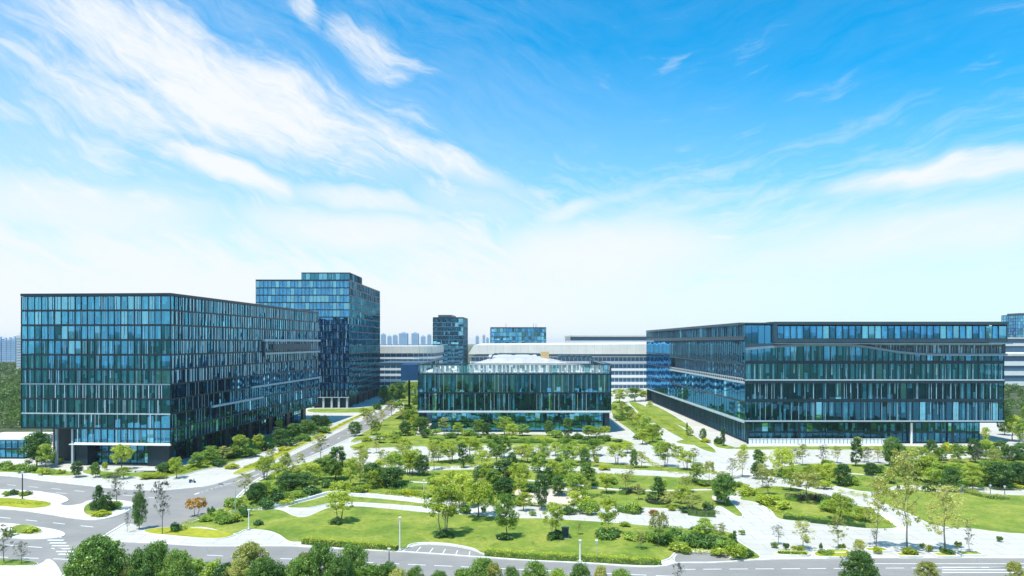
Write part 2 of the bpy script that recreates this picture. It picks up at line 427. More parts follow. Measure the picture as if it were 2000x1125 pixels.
# roads
sheet('road', [(-260,925),(0,929),(80,938),(150,946),(240,955),(320,957),(400,950),(455,934),(530,908),(600,875),(660,845),(700,825),(745,802),(764,786),
               (785,788),(768,805),(745,822),(722,840),(690,853),(640,877),(590,899),(540,918),(500,938),(468,966),(450,986),(425,1000),(400,1010),(365,1027),
               (340,1033),(285,1030),(245,1022),(215,1040),(180,1062),(150,1090),(128,1108),(118,1135),(90,1200),(-200,1200)], 0.004, M['asphalt'])
sheet('road', [(150,1110),(215,1066),(250,1059),(330,1063),(400,1067),(480,1067),(560,1067),(600,1069),(700,1074),(780,1078),(860,1083),(940,1089),
               (1030,1095),(1150,1101),(1240,1107),(1295,1106),(1325,1100),(1400,1099),(1480,1094),(1560,1092),(1700,1090),(1850,1090),(2050,1090),(2400,1092),
               (2500,1160),(2300,1195),(1500,1195),(700,1195),(140,1195)], 0.008, M['asphalt'])
sheet('pavement', [(128,1108),(150,1090),(180,1062),(215,1040),(245,1024),(285,1033),(330,1046),(400,1056),(480,1060),(480,1066),(400,1066),(330,1062),(250,1058),(215,1065),(160,1100),(135,1130)], 0.012, M['paving'], 4)
kerbs = [[(-200,926),(0,929.5),(80,938.5),(150,946.5),(240,955.5),(320,957.5),(400,950.5)],
         [(250,1059),(330,1063),(400,1067),(480,1067),(560,1067),(600,1069),(700,1074),(780,1078),(860,1083),(940,1089),(1030,1095),(1150,1101),(1240,1107),(1295,1106),(1325,1100),(1400,1099),(1480,1094),(1560,1092),(1700,1090),(1850,1090),(2100,1090)],
         [(245,1022),(215,1040),(180,1062),(150,1090)],
         [(785,788),(768,805),(745,822),(722,840),(690,853),(640,877),(590,899),(540,918),(500,938),(468,966),(450,986),(425,1000),(400,1010),(365,1027)]]
for k in kerbs: strip('kerb', k, 0.35, 0.0, 0.14, M['kerb'])

# road markings, real paint sheets
mb = MB()
def dash(px, py, L, wd, ang, z=0.016):
    x, y = G(px, py); c, s_ = math.cos(ang), math.sin(ang)
    q = [(-L/2, -wd/2), (L/2, -wd/2), (L/2, wd/2), (-L/2, wd/2)]
    mb.poly([(x + a*c - b*s_, y + a*s_ + b*c, z) for a, b in q])
def dashes(p, q, n, L, wd):
    A, B = G(*p), G(*q); ang = math.atan2(B[1]-A[1], B[0]-A[0])
    for i in range(n):
        t = i/max(1, n-1); x = A[0]+(B[0]-A[0])*t; y = A[1]+(B[1]-A[1])*t; c, s_ = math.cos(ang), math.sin(ang)
        mb.poly([(x+a*c-b*s_, y+a*s_+b*c, 0.016) for a, b in [(-L/2, -wd/2), (L/2, -wd/2), (L/2, wd/2), (-L/2, wd/2)]])
dashes((-60, 940), (300, 972), 9, 3.2, .22); dashes((-60, 949), (120, 963), 5, 3.2, .22)
dashes((-40, 1006), (170, 1028), 5, 3.2, .25); dashes((-20, 1062), (160, 1075), 5, 3.0, .25); dashes((0, 1088), (120, 1092), 3, 3.0, .25)
dashes((640, 868), (740, 812), 7, 4.0, .25); dashes((500, 928), (610, 884), 5, 3.6, .25)
dashes((420, 1085), (1300, 1125), 18, 3.0, .2); dashes((1340, 1112), (2000, 1108), 14, 3.0, .2)
for k in range(9):                                      # zebra crossing at the mouth of the side road
    A = G(388 + k*9.2, 962 - k*2.8); mb.poly([(A[0]+a, A[1]+b, 0.016) for a, b in [(-.28, -2.0), (.28, -2.0), (.9, 2.0), (.34, 2.0)]])
for k in range(8):
    A = G(100 + k*4.5, 1044 + k*5.5); mb.poly([(A[0]+a, A[1]+b, 0.016) for a, b in [(-1.5, -.25), (1.5, -.25), (1.5, .25), (-1.5, .25)]])
A = G(1700, 1101); B = G(2100, 1101); mb.quad((A[0], A[1]-.1, .016), (B[0], B[1]-.1, .016), (B[0], B[1]+.1, .016), (A[0], A[1]+.1, .016))
for yy in (1108, 1113, 1118):
    A = G(1840, yy); B = G(1990, yy); mb.quad((A[0], A[1]-.16, .016), (B[0], B[1]-.16, .016), (B[0], B[1]+.16, .016), (A[0], A[1]+.16, .016))
struct('road_markings', mb, M['paint'])

# parking bays beside the street
sheet('parking_bay', [(792,1077),(805,1068),(830,1064),(880,1067),(925,1076),(945,1088),(860,1082)], 0.006, M['asphalt'], 4)
sheet('parking_bay', [(1322,1099),(1328,1080),(1385,1080),(1410,1088),(1432,1096),(1380,1099)], 0.006, M['asphalt'], 4)
mb = MB()
for k in range(5):
    A = G(822 + k*24, 1068 + k*2.2); B = G(812 + k*26, 1079 + k*1.6); mb.quad((A[0]-.07, A[1], .016), (A[0]+.07, A[1], .016), (B[0]+.07, B[1], .016), (B[0]-.07, B[1], .016))
struct('bay_markings', mb, M['paint'])

# islands
bed('traffic_island', [(-160,950),(0,957),(60,960),(112,967),(131,977),(116,985),(128,989),(160,985),(180,978),(230,978),(262,985),(250,997),(225,1008),(190,1015),(150,1013),(100,1005),(50,998),(0,994),(-160,988)], M['path'], .15, .3)
bed('traffic_island', [(-120,1022),(0,1023),(50,1028),(100,1035),(123,1043),(112,1050),(60,1053),(20,1051),(-120,1055)], M['path'], .15, .3)
bed('golden_flower_bed', [(-100,975),(0,974),(50,977),(97,983),(90,991),(50,994),(0,990),(-100,985)], M['grass_gold'], .24, .1)
bed('warm_paved_bed', [(60,962),(100,966),(118,973),(110,977),(80,974),(55,969)], M['sand'], .22, .1)
bed('warm_paved_bed', [(100,990),(135,992),(158,988),(160,998),(158,1008),(130,1008),(105,1002)], M['sand'], .17, .05)
bed('round_grass_bed', [(164,996),(172,986),(200,980),(236,982),(238,992),(212,1004),(184,1010),(167,1005)], None, .26, .15)
bed('round_grass_bed', [(24,1033),(38,1028),(60,1029),(81,1037),(76,1043),(50,1046),(28,1042)], None, .3, .12)
bed('corner_paving', [(-80,1112),(0,1109),(60,1108),(86,1100),(94,1094),(106,1103),(115,1118),(118,1140),(0,1150),(-80,1140)], M['path'], .16, .2)
bed('corner_planting', [(-60,1098),(0,1096),(40,1097),(72,1103),(60,1107),(0,1108),(-60,1108)], None, .3, .1)

# lawns and beds
bed('lawn', [(285,1036),(330,1031),(400,1034),(455,1043),(438,1051),(400,1052),(340,1047),(292,1042)], M['grass_gold'])
bed('lawn', [(455,1000),(500,998),(545,997),(575,1009),(600,1010),(640,994),(690,990),(760,995),(830,1002),(900,1006),(1000,1013),(1060,1014),(1180,1021),(1300,1031),(1420,1040),(1440,1058),(1484,1089),
             (1440,1092),(1420,1084),(1385,1076),(1325,1076),(1300,1094),(1240,1099),(1150,1095),(1040,1089),(950,1083),(925,1072),(880,1063),(830,1060),(800,1064),(784,1073),(700,1070),(640,1066),(590,1060),(565,1058),(545,1045),(520,1037),(480,1035),(455,1043),(400,1031),(352,1032),(380,1020),(430,1003)])
bed('lawn', [(562,991),(600,980),(650,968),(692,971),(760,977),(840,986),(900,993),(880,997),(830,991),(700,982),(650,983),(600,992)])
bed('lawn', [(440,1000),(470,972),(500,945),(545,922),(600,905),(640,898),(700,908),(780,918),(800,926),(850,920),(950,918),(1100,922),(1200,927),(1300,932),(1400,940),(1465,948),(1440,960),(1420,972),(1436,990),(1450,1007),(1438,1008),(1412,992),(1400,990),(1385,998),(1300,994),(1200,990),(1130,985),(1060,975),(1000,985),(900,980),(840,974),(760,967),(690,962),(645,960),(590,973),(510,990),(460,996)])
bed('lawn', [(1445,975),(1470,960),(1495,951),(1550,954),(1620,970),(1670,987),(1708,1001),(1742,1024),(1748,1032),(1690,1033),(1600,1022),(1525,1015),(1505,997),(1475,982)])
bed('lawn', [(1705,970),(1760,957),(1850,963),(2000,969),(2300,975),(2300,1055),(2000,1044),(1900,1034),(1825,1027),(1785,1008),(1740,990)])
bed('lawn', [(1480,926),(1560,908),(1650,907),(1760,907),(1870,897),(2300,900),(2300,962),(2000,955),(1850,951),(1760,949),(1700,962),(1600,944),(1540,936)])
bed('lawn', [(792,912),(850,901),(950,896),(1100,898),(1200,906),(1300,913),(1388,919),(1388,925),(1250,919),(1100,911),(950,909),(850,912)])
bed('lawn', [(690,870),(740,858),(820,851),(1000,849),(1185,855),(1238,869),(1190,873),(1000,871),(850,872),(700,876)])
bed('lawn', [(168,926),(172,918),(210,922),(260,924),(345,915),(390,897),(405,880),(520,852),(600,824),(640,822),(648,832),(600,850),(520,882),(440,908),(390,919),(345,930),(260,932)])
bed('lawn', [(457,927),(463,920),(510,899),(560,878),(640,840),(700,811),(735,797),(740,799),(700,816),(650,843),(580,876),(530,902),(488,920)], M['grass_gold'])
bed('lawn', [(-100,908),(0,908),(60,911),(110,918),(160,927),(100,930),(40,924),(-100,920)])
bed('lawn', [(612,799),(720,796),(760,776),(770,779),(735,800),(700,806),(612,806)])
bed('lawn', [(750,770),(815,763),(815,845),(790,858),(740,850),(700,862),(690,858),(760,815),(790,790)])
bed('lawn', [(1228,785),(1250,789),(1300,816),(1345,845),(1396,879),(1378,881),(1320,851),(1255,812)])
bed('lawn', [(1268,789),(1300,803),(1348,834),(1340,838),(1290,812),(1262,795)])
bed('lawn', [(1196,786),(1216,784),(1240,803),(1286,845),(1292,872),(1264,868),(1230,840),(1197,813)])
bed('lawn', [(1396,865),(1436,875),(1422,878),(1398,873)])
bed('lawn', [(1450,874),(1600,873),(1800,873),(1800,880),(1600,879),(1450,879)])
bed('lawn', [(1320,864),(1352,858),(1375,866),(1350,870)], None)
bed('lawn', [(1520,1082),(1530,1080),(1575,1082),(1575,1087),(1540,1087),(1515,1085)], M['grass_gold'], .3)
bed('lawn', [(1595,1082),(1640,1078),(1670,1082),(1665,1090),(1600,1090)], M['grass_gold'], .3)
sheet('patio', [(1010,958),(1060,952),(1130,960),(1135,982),(1080,990),(1015,984)], 0.32, M['sand'], 4)
sheet('bark_bed', [(1395,968),(1420,974),(1415,984),(1392,978)], 0.32, M['sand'], 4)
# narrow footpaths crossing the lawns
strip('footpath', [(1030,940),(1100,945),(1200,958),(1300,960),(1390,958)], 1.4, 0.15, 0.29, M['path'])
strip('footpath', [(1700,985),(1720,1003),(1745,1020),(1765,1040)], 3.0, 0.01, 0.03, M['path'])
strip('footpath', [(800,943),(860,945),(900,940)], 1.2, 0.15, 0.31, M['path'])
strip('footpath', [(1640,925),(1700,930),(1725,935),(1740,922)], 1.2, 0.15, 0.31, M['path'])
# pale stepped edge along the path below the tree belt
mb = MB()
pth = spline([G(*p) for p in [(512,996),(560,987),(600,977),(650,964),(692,968),(760,973),(840,983)]], 8, False)
for i in range(0, len(pth)-1):
    a, b = pth[i], pth[i+1]; d = Vector((b[0]-a[0], b[1]-a[1])).normalized(); n = Vector((-d.y, d.x))
    mb.hexa([(a[0], a[1], .0), (b[0], b[1], .0), (b[0]+n.x*.5, b[1]+n.y*.5, 0), (a[0]+n.x*.5, a[1]+n.y*.5, 0),
             (a[0], a[1], .55), (b[0], b[1], .55), (b[0]+n.x*.5, b[1]+n.y*.5, .55), (a[0]+n.x*.5, a[1]+n.y*.5, .55)])
o = mb.build('retaining_wall', M['kerb'])
tag(o, 'low pale stone retaining wall below the thick tree belt', 'wall')

# ------------------------------------------------------------------ buildings
def facade(root, o, e, levels, bay, glass='glass', seed=0, mull=None, fin=(.10, .20), jit=.012, blinds=.45, irregular=0.0,
           ledge=None, ledge_out=.18, blind_mats=('blind', 'blind2'), skip=None, mid=False, edge_m='dark_metal', blind_w=(.35, 1.0), panels=0.0, panel_m='pale_metal', bright=.22, panel_w=(.05, .13)):
    """one glazed side of a building, from corner o to corner e; levels: rising list of storey heights"""
    rnd = random.Random(seed)
    L = math.hypot(e[0]-o[0], e[1]-o[1]); u = ((e[0]-o[0])/L, (e[1]-o[1])/L); n = (u[1], -u[0])
    mull = mull or 'dark_metal'
    P = lambda a, d, z: (o[0]+u[0]*a+n[0]*d, o[1]+u[1]*a+n[1]*d, z)
    xs = [0.0]
    while xs[-1] < L - bay*0.6:
        xs.append(min(L, xs[-1] + bay*(1 + rnd.uniform(-irregular, irregular)*.5)))
    xs[-1] = L
    for k in range(len(levels)-1):
        z0, z1 = levels[k], levels[k+1]
        g = MB(); ml = MB(); bl = MB()
        for i in range(len(xs)-1):
            a, b = xs[i], xs[i+1]
            if skip and skip((a+b)/2, (z0+z1)/2): continue
            jj = jit*3; c0, cx_, cz_ = rnd.uniform(-.01, .01), rnd.uniform(-jj, jj), rnd.uniform(-jj, jj); j = [c0-cx_-cz_, c0+cx_-cz_, c0+cx_+cz_, c0-cx_+cz_]
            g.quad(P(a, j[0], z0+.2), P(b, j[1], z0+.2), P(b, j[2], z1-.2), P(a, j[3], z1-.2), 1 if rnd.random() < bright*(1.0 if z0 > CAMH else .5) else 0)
            for q in range(2 if b-a > 1.5 else 1):          # blinds and curtains hanging just inside the panes
                if rnd.random() < blinds:
                    ww = (b-a)*rnd.uniform(*blind_w)*.55; s0 = rnd.uniform(a, b-ww); drop = rnd.choice((1, 1, .8, .6, .4, .3))
                    zt = z1-.3 if rnd.random() < .7 else z0+.3+(z1-z0-.6)*drop
                    g.quad(P(s0, -.3-.12*q, zt-(z1-z0-.6)*drop), P(s0+ww, -.3-.12*q, zt-(z1-z0-.6)*drop), P(s0+ww, -.3-.12*q, zt), P(s0, -.3-.12*q, zt), 2 if rnd.random() < .6 else 3)
            if rnd.random() < .25:                          # desks, partitions and people height clutter near the sill
                s0 = rnd.uniform(a, b-.6); hh = rnd.uniform(.5, 1.4); g.quad(P(s0, -.7, z0+.25), P(s0+.6, -.7, z0+.25), P(s0+.6, -.7, z0+.25+hh), P(s0, -.7, z0+.25+hh), 2)
            if rnd.random() < panels:
                pw = (b-a)*rnd.uniform(*panel_w); q0 = rnd.uniform(a+.1, b-pw-.1); zt = z1-.25; zb_ = z0+.25 if rnd.random() < .75 else z0+(z1-z0)*rnd.uniform(.2, .5)
                ml.obox(o, u, n, q0, q0+pw, .12, .18, zb_, zt, 1)
            ml.obox(o, u, n, a-fin[0]/2, a+fin[0]/2, -.10, fin[1], z0+.2, z1-.2)
            if mid: ml.obox(o, u, n, a, b, -.06, .05, z0+(z1-z0)*.30-.03, z0+(z1-z0)*.30+.03)
            if irregular and rnd.random() < .45:
                q = a+(b-a)*rnd.uniform(.3, .7); ml.obox(o, u, n, q-.05, q+.05, -.08, fin[1]*.7, z0+.2, z1-.2, 1)
        ml.obox(o, u, n, L-fin[0]/2, L+fin[0]/2, -.10, fin[1], z0+.2, z1-.2)
        vis = [i for i in range(len(xs)-1) if not (skip and skip((xs[i]+xs[i+1])/2, (z0+z1)/2))]
        if vis: ml.obox(o, u, n, xs[vis[0]], xs[vis[-1]+1], -.09, .04, z0+.2, z0+.3); ml.obox(o, u, n, xs[vis[0]], xs[vis[-1]+1], -.09, .04, z1-.3, z1-.2)
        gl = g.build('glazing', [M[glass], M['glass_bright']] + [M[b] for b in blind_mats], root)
        if gl:
            ml.build('mullions', [M[mull], M[panel_m]], gl)
        ed = MB()
        if skip:
            run = None
            for i in range(len(xs)-1):
                sk = skip((xs[i]+xs[i+1])/2, z0+.1)
                if not sk and run is None: run = xs[i]
                if (sk or i == len(xs)-2) and run is not None:
                    ed.obox(o, u, n, run, xs[i] if sk else xs[i+1], -.25, ledge_out, z0-.2, z0+.2); run = None
        else: ed.obox(o, u, n, -.02, L+.02, -.25, ledge_out, z0-.2, z0+.2)
        ed.build('floor_edge', M[(ledge or {}).get(k, edge_m)], root)
def slabs(root, poly, levels, inset=.5, core=5.0, skip0=0):
    P = poly if area2(poly) > 0 else poly[::-1]
    inn = offset(P, -inset)
    for k in range(skip0, len(levels)):
        mb = MB(); mb.prism(inn, levels[k]-.18, levels[k]+.18); mb.build('floor_slab', M['slab'], root)
    mb = MB(); mb.prism(offset(P, -core), levels[skip0]+.2, levels[-1]-.2); mb.build('core_wall', M['inner'], root)
def roof_slab(root, poly, z, th=.9, out=.25, m='dark_metal', top='roof_grey'):
    P = poly if area2(poly) > 0 else poly[::-1]
    mb = MB(); mb.prism(offset(P, out), z, z+th, 0, 1); return mb.build('roof', [M[m], M[top]], root)

# --- A: ten storey glass block
A0 = (D(333, 199.0), 199.0); tA = R(3.7)
uA = (-math.cos(tA), math.sin(tA)); vA = (math.sin(tA), math.cos(tA))
def PA(a, b): return (A0[0]+uA[0]*a+vA[0]*b, A0[1]+uA[1]*a+vA[1]*b)
WA, LA = 45.6, 124.0
zA = [6.7 + 4.33*k for k in range(11)]
A = empty('office_block', (A0[0], A0[1], 0))
tag(A, 'ten storey dark glass office block with fine fins, the one beside the road junction', 'office building')
RA = empty('tmp'); bpy.data.objects.remove(RA)
class Rooted:
    """builds in world coordinates under an Empty that stands at the building's base"""
    pass
def rebase(root):
    bpy.context.view_layer.update()
    inv = root.matrix_world.inverted()
    for c in root.children:
        c.matrix_parent_inverse = inv
skipA = lambda a, z: a < 16.3 and z < zA[1]
facade(A, PA(WA, 0), PA(0, 0), zA[4:], 2.05, 'glass', 1, ledge={0: 'ribbon'}, irregular=.18, blinds=.68, panels=.30, panel_m='panel_blue')
facade(A, PA(WA, 0), PA(0, 0), zA[:5], 2.05, 'glass', 8, ledge={0: 'white_metal', 2: 'pale_metal'}, irregular=.12, ledge_out=.1, blinds=.55, bright=.1, skip=skipA, panels=.30, panel_m='pale_metal')
facade(A, PA(0, 0), PA(0, LA), zA[4:], 1.9, 'glass_side', 2, irregular=.30, blinds=.75, fin=(.10, .22), mull='slate_metal', blind_w=(.35, .8), panels=.85, panel_m='panel_white', panel_w=(.10, .24))
facade(A, PA(0, 0), PA(0, LA), zA[:5], 1.9, 'glass_dark', 3, irregular=.2, blinds=.22, fin=(.08, .14))
facade(A, PA(WA, LA), PA(WA, 0), [zA[1]] + zA[2:], 4.1, 'glass', 4, blinds=.3)
polyA = [PA(WA-.3, .3), PA(.3, .3), PA(.3, LA-.3), PA(WA-.3, LA-.3)]
slabs(A, polyA, zA[1:], .3, 6.0)
mb = MB(); q = [PA(29.2, .4), PA(.4, .4), PA(.4, LA), PA(29.2, LA)]; mb.prism(q if area2(q) > 0 else q[::-1], zA[0]-.25, zA[0]+.2); mb.build('floor_slab', M['slab'], A)
mb = MB(); q = [PA(26, 5), PA(5, 5), PA(5, LA-5), PA(26, LA-5)]; mb.prism(q if area2(q) > 0 else q[::-1], zA[0]+.2, zA[1]-.2); mb.build('core_wall', M['inner'], A)
roof_slab(A, [PA(WA, 0), PA(0, 0), PA(0, LA), PA(WA, LA)], zA[-1]-.1, .8, .3)
facade(A, PA(0, LA), PA(WA, LA), zA, 2.05, 'glass', 9, blinds=.8, bright=.6, panels=.5, panel_m='panel_white')
# pale ledges and the inset box on the long side
mb = MB(); sA = (vA, (-uA[0], -uA[1]))
mb.obox(A0, vA, sA[1], 23, 62, .1, .9, zA[2]-.35, zA[2]+.35); mb.build('ledge', M['pale_metal'], A)
mb = MB(); mb.obox(A0, vA, sA[1], 52, 124, .1, .9, zA[3]-.35, zA[3]+.35); mb.build('ledge', M['pale_metal'], A)
mb = MB(); mb.obox(A0, vA, sA[1], 0, 124, .1, .5, zA[1]-.2, zA[1]+.2); mb.build('ledge', M['slate_metal'], A)
mb = MB()
for a0, a1, z0, z1, m_ in ((62, 124, zA[7]-.4, zA[7]+.5, 0), (62, 62.8, zA[6]-2, zA[7]-.4, 1), (62.8, 123.4, zA[5]+3.2, zA[5]+3.9, 0), (70, 112, zA[6]+.6, zA[6]+3.0, 1)):
    mb.obox(A0, vA, sA[1], a0, a1, .1, 1.1, z0, z1, m_)
mb.build('loggia_frame', [M['pale_metal'], M['slate_metal']], A)
# ground floor: lobby glass set back behind dark piers
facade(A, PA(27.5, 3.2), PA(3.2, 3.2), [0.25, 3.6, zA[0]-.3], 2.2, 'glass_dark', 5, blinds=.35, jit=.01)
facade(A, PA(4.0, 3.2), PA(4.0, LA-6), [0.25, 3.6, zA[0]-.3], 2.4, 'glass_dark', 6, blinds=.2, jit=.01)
for a, b in ((29.1, 25.6), (7.2, .6)):
    mb = MB(); q = [PA(a, .5), PA(b, .5), PA(b, 3.0), PA(a, 3.0)]; mb.prism(q if area2(q) > 0 else q[::-1], 0, zA[0]-.26); mb.build('pier', M['dark_metal'], A)
for t in range(16, int(LA), 18):
    mb = MB(); q = [PA(1.6, t), PA(.6, t), PA(.6, t+3), PA(1.6, t+3)]; mb.prism(q if area2(q) > 0 else q[::-1], 0, zA[0]-.26); mb.build('pier', M['dark_metal'], A)
mb = MB(); q = [PA(24, 8), PA(8, 8), PA(8, LA-10), PA(24, LA-10)]; mb.prism(q if area2(q) > 0 else q[::-1], 0, zA[0]-.3); mb.build('lobby_wall', M['inner'], A)
mb = MB(); q = [PA(42, 8), PA(28.5, 8), PA(28.5, LA-6), PA(42, LA-6)]; mb.prism(q if area2(q) > 0 else q[::-1], 0, zA[1]-.3); mb.build('podium_wall', M['dark_metal'], A)
mb = MB()
for a in (31, 36, 41):
    q = [PA(a, 1), PA(a-.6, 1), PA(a-.6, 1.6), PA(a, 1.6)]; mb = MB(); mb.prism(q if area2(q) > 0 else q[::-1], 0, zA[1]-.2); mb.build('column', M['pale_metal'], A)
mb = MB(); mb.obox(A0, uA, (-vA[0], -vA[1]), -.4, 30.4, .05, .8, zA[0]-.45, zA[0]-.21); mb.build('canopy_edge', M['white_metal'], A)
rebase(A)

# --- D: tall tower behind it
ZD = 376.0; XD = D(682, ZD); XD0 = D(500, ZD); ZD2 = 463.0
Dw = empty('office_tower', ((XD+XD0)/2, ZD, 0)); tag(Dw, 'tallest glass tower with a rooftop box, rising behind the ten storey block', 'office tower')
zD = [5.9 + 4.02*k for k in range(17)]
facade(Dw, (XD0, ZD), (XD, ZD), zD, 2.1, 'glass_blue', 11, blinds=.80, jit=.008, irregular=.2, panels=.3, panel_m='panel_blue', blind_mats=('blind', 'blind'), ledge={0: 'pale_metal'})
facade(Dw, (XD, ZD), (XD, ZD2), zD[:15], 3.0, 'glass_side', 12, blinds=.4, fin=(.10, .2), bright=.1, edge_m='slate_metal')
facade(Dw, (XD, ZD), (XD, ZD2), zD[14:], 1.8, 'glass_side', 13, blinds=.6, fin=(.10, .18), mull='fin_blue', panels=.5, panel_m='panel_white')
slabs(Dw, [(XD0, ZD), (XD, ZD), (XD, ZD2), (XD0, ZD2)], zD, .3, 6)
mb = MB(); mb.box(XD0, ZD2-.4, 0, XD, ZD2, zD[-1]); mb.box(XD0, ZD+.3, 0, XD0+.4, ZD2-.4, zD[-1]); mb.build('rear_wall', M['slate_metal'], Dw)
roof_slab(Dw, [(XD0, ZD), (XD, ZD), (XD, ZD2), (XD0, ZD2)], zD[-1]-.1, .7, .2)
mb = MB(); mb.box(XD0+2, ZD+3, 0, XD-2.5, ZD2-3, 5.6); mb.build('lobby_wall', M['dark_metal'], Dw)
for px in (612, 632, 648, 662, 678):
    x = D(px, ZD+.8); mb = MB(); mb.box(x-.5, ZD+.4, 0, x+.5, ZD+1.4, 5.7); mb.build('column', M['pale_metal'], Dw)
for t in (8, 24, 40, 56, 72):
    mb = MB(); mb.box(XD-1.4, ZD+t, 0, XD-.4, ZD+t+1.4, 5.7); mb.build('column', M['dark_metal'], Dw)
xr0, xr1 = D(589, 384), D(683, 384)
facade(Dw, (xr0, 384), (xr1, 384), [zD[-1]+.6, zD[-1]+5.0], 2.4, 'glass_side', 14, blinds=.2)
facade(Dw, (xr1, 384), (xr1, 415), [zD[-1]+.6, zD[-1]+5.0], 2.4, 'glass_dark', 15, blinds=.2)
mb = MB(); mb.box(xr0, 384.6, zD[-1]+.61, xr1-.6, 415, zD[-1]+4.9); mb.build('plant_room', M['slate_metal'], Dw)
roof_slab(Dw, [(xr0, 384), (xr1, 384), (xr1, 415), (xr0, 415)], zD[-1]+4.95, .35, .2)
rebase(Dw)

# --- B: low middle building with white roof
ZB = 274.0; XB0, XB1 = D(817, ZB), D(1193, ZB); ZB2 = 350.0
B = empty('glass_pavilion', (0, ZB, 0)); tag(B, 'low middle glass building on a recessed base with white sloping roof', 'office building')
zb = [8.65, 16.0, 23.5]
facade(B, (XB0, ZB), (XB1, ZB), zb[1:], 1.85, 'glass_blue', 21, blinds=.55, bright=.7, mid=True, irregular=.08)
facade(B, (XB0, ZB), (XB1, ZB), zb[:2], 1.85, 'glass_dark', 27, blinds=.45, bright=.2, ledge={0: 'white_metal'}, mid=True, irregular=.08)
facade(B, (XB0, ZB), (XB1, ZB), [23.5, 27.4], 1.85, 'glass_clear', 22, bright=.1, blinds=1.0, blind_w=(.9, 1.0), blind_mats=('frost', 'blind'), irregular=.05)  # white panels added behind the parapet glass imitate bright sky showing through
facade(B, (XB1, ZB), (XB1, ZB2), zb + [27.2], 2.2, 'glass_dark', 23, blinds=.2)
facade(B, (XB0, ZB2), (XB0, ZB), zb + [27.4], 2.2, 'glass_side', 24, blinds=.2)
slabs(B, [(XB0, ZB), (XB1, ZB), (XB1, ZB2), (XB0, ZB2)], zb, .3, 7)
mb = MB(); mb.box(XB0+.5, ZB+.6, 23.75, XB1-.5, ZB2, 24.2); mb.build('roof', M['white_roof'], B)
mb = MB(); mb.box(XB0, ZB-.1, 27.4, XB1, ZB+.5, 27.75); mb.box(XB0, ZB+.5, 27.4, XB0+.4, ZB2, 27.75); mb.box(XB1-.4, ZB+.5, 27.4, XB1, ZB2, 27.75); mb.build('parapet', M['slate_metal'], B)
mb = MB(); mb.box(XB0-.2, ZB-.3, 8.0, XB1+.2, ZB+.9, 8.44); mb.build('canopy_edge', M['pale_metal'], B)
mb = MB(); mb.box(XB0, ZB+.9, 7.9, XB1, ZB2, 8.42); mb.build('soffit', M['dark_metal'], B)
facade(B, (XB0+5, ZB+4), (XB1-3, ZB+4), [0.2, 4.0, 7.9], 2.0, 'glass', 25, blinds=.5)
mb = MB(); mb.box(XB0+8, ZB+10, 0, XB1-6, ZB2-2, 7.8); mb.build('lobby_wall', M['inner'], B)
for x0, x1 in ((XB0+.3, XB0+2.6), (XB1-2.4, XB1-.5)):
    mb = MB(); mb.box(x0, ZB+.2, 0, x1, ZB+6, 7.9); mb.build('pier', M['dark_metal'], B)
# white sloping roof lights
def lozenge(x0, x1, y0, y1, zb0, zt, sx0, sx1, m, name='roof_cap'):
    mb = MB(); k = [(x0, y0, zb0), (x1, y0, zb0), (x1, y1, zb0), (x0, y1, zb0), (x0+sx0, y0+6, zt), (x1-sx1, y0+6, zt), (x1-sx1, y1-2, zt), (x0+sx0, y1-2, zt)]
    mb.hexa(k); return mb.build(name, M[m], B)
lozenge(D(885, 290), D(1180, 290), 284, 330, 24.2, 29.6, 18, 26, 'concrete')
mb = MB(); mb.box(D(955, 306), 303, 29.62, D(1048, 306), 318, 30.5); mb.build('roof_light', M['white_metal'], B)
mb = MB(); mb.box(D(1057, 299), 298, 28.0, D(1072, 299), 304, 32.2); mb.build('roof_box', M['rust'], B)
for k in range(5):
    x = D(965+k*17, 312); mb = MB(); mb.box(x, 308, 30.52, x+1.8, 311, 31.2); mb.box(x+.2, 308.2, 31.2, x+1.6, 310.8, 31.35); mb.build('roof_unit', M['pale_metal' if k % 2 else 'slate_metal'], B)
for k in range(4):
    x = XB0+6+k*4.5; mb = MB(); mb.box(x, 280, 24.22, x+2.2, 283, 25.4); mb.box(x+.3, 280.3, 25.4, x+1.9, 282.7, 25.6); mb.build('roof_unit', M['concrete'], B)
for k in range(5):
    x = XB1-5-k*4.2; mb = MB(); mb.box(x, 290, 24.22, x+2.4, 296, 26.4+.5*(k % 2)); mb.build('roof_unit', M['slate_metal' if k % 2 else 'concrete'], B)
mb = MB(); mb.tube([(D(958, 300), 297, 28.4), (D(962, 300), 301, 30.6), (D(975, 300), 301.5, 31.3), (D(1055, 300), 301.5, 31.2)], [.3, .3, .3, .3], 6); mb.build('roof_pipe', M['slate_metal'], B)
mb = MB()
for k in range(6):
    x = D(1090+k*11, 308); mb.box(x, 300, 29.62, x+1.6, 312, 30.4)
mb.build('vent_row', M['slate_metal'], B)
mb = MB(); mb.box(D(783, 300), 300, 19.5, XB0-.4, 330, 26.6); mb.build('wing', M['blue_panel'], B)
mb = MB(); mb.box(D(745, 318)-1, 312, 25.6, XB0-.5, 345, 26.9); mb.build('wing_roof', M['slate_metal'], B)
for x in (D(786, 302),):
    mb = MB(); mb.tube([(x, 322, 0), (x, 322, 25.55)], [.5, .5], 8); mb.build('column', M['dark_metal'], B)
rebase(B)

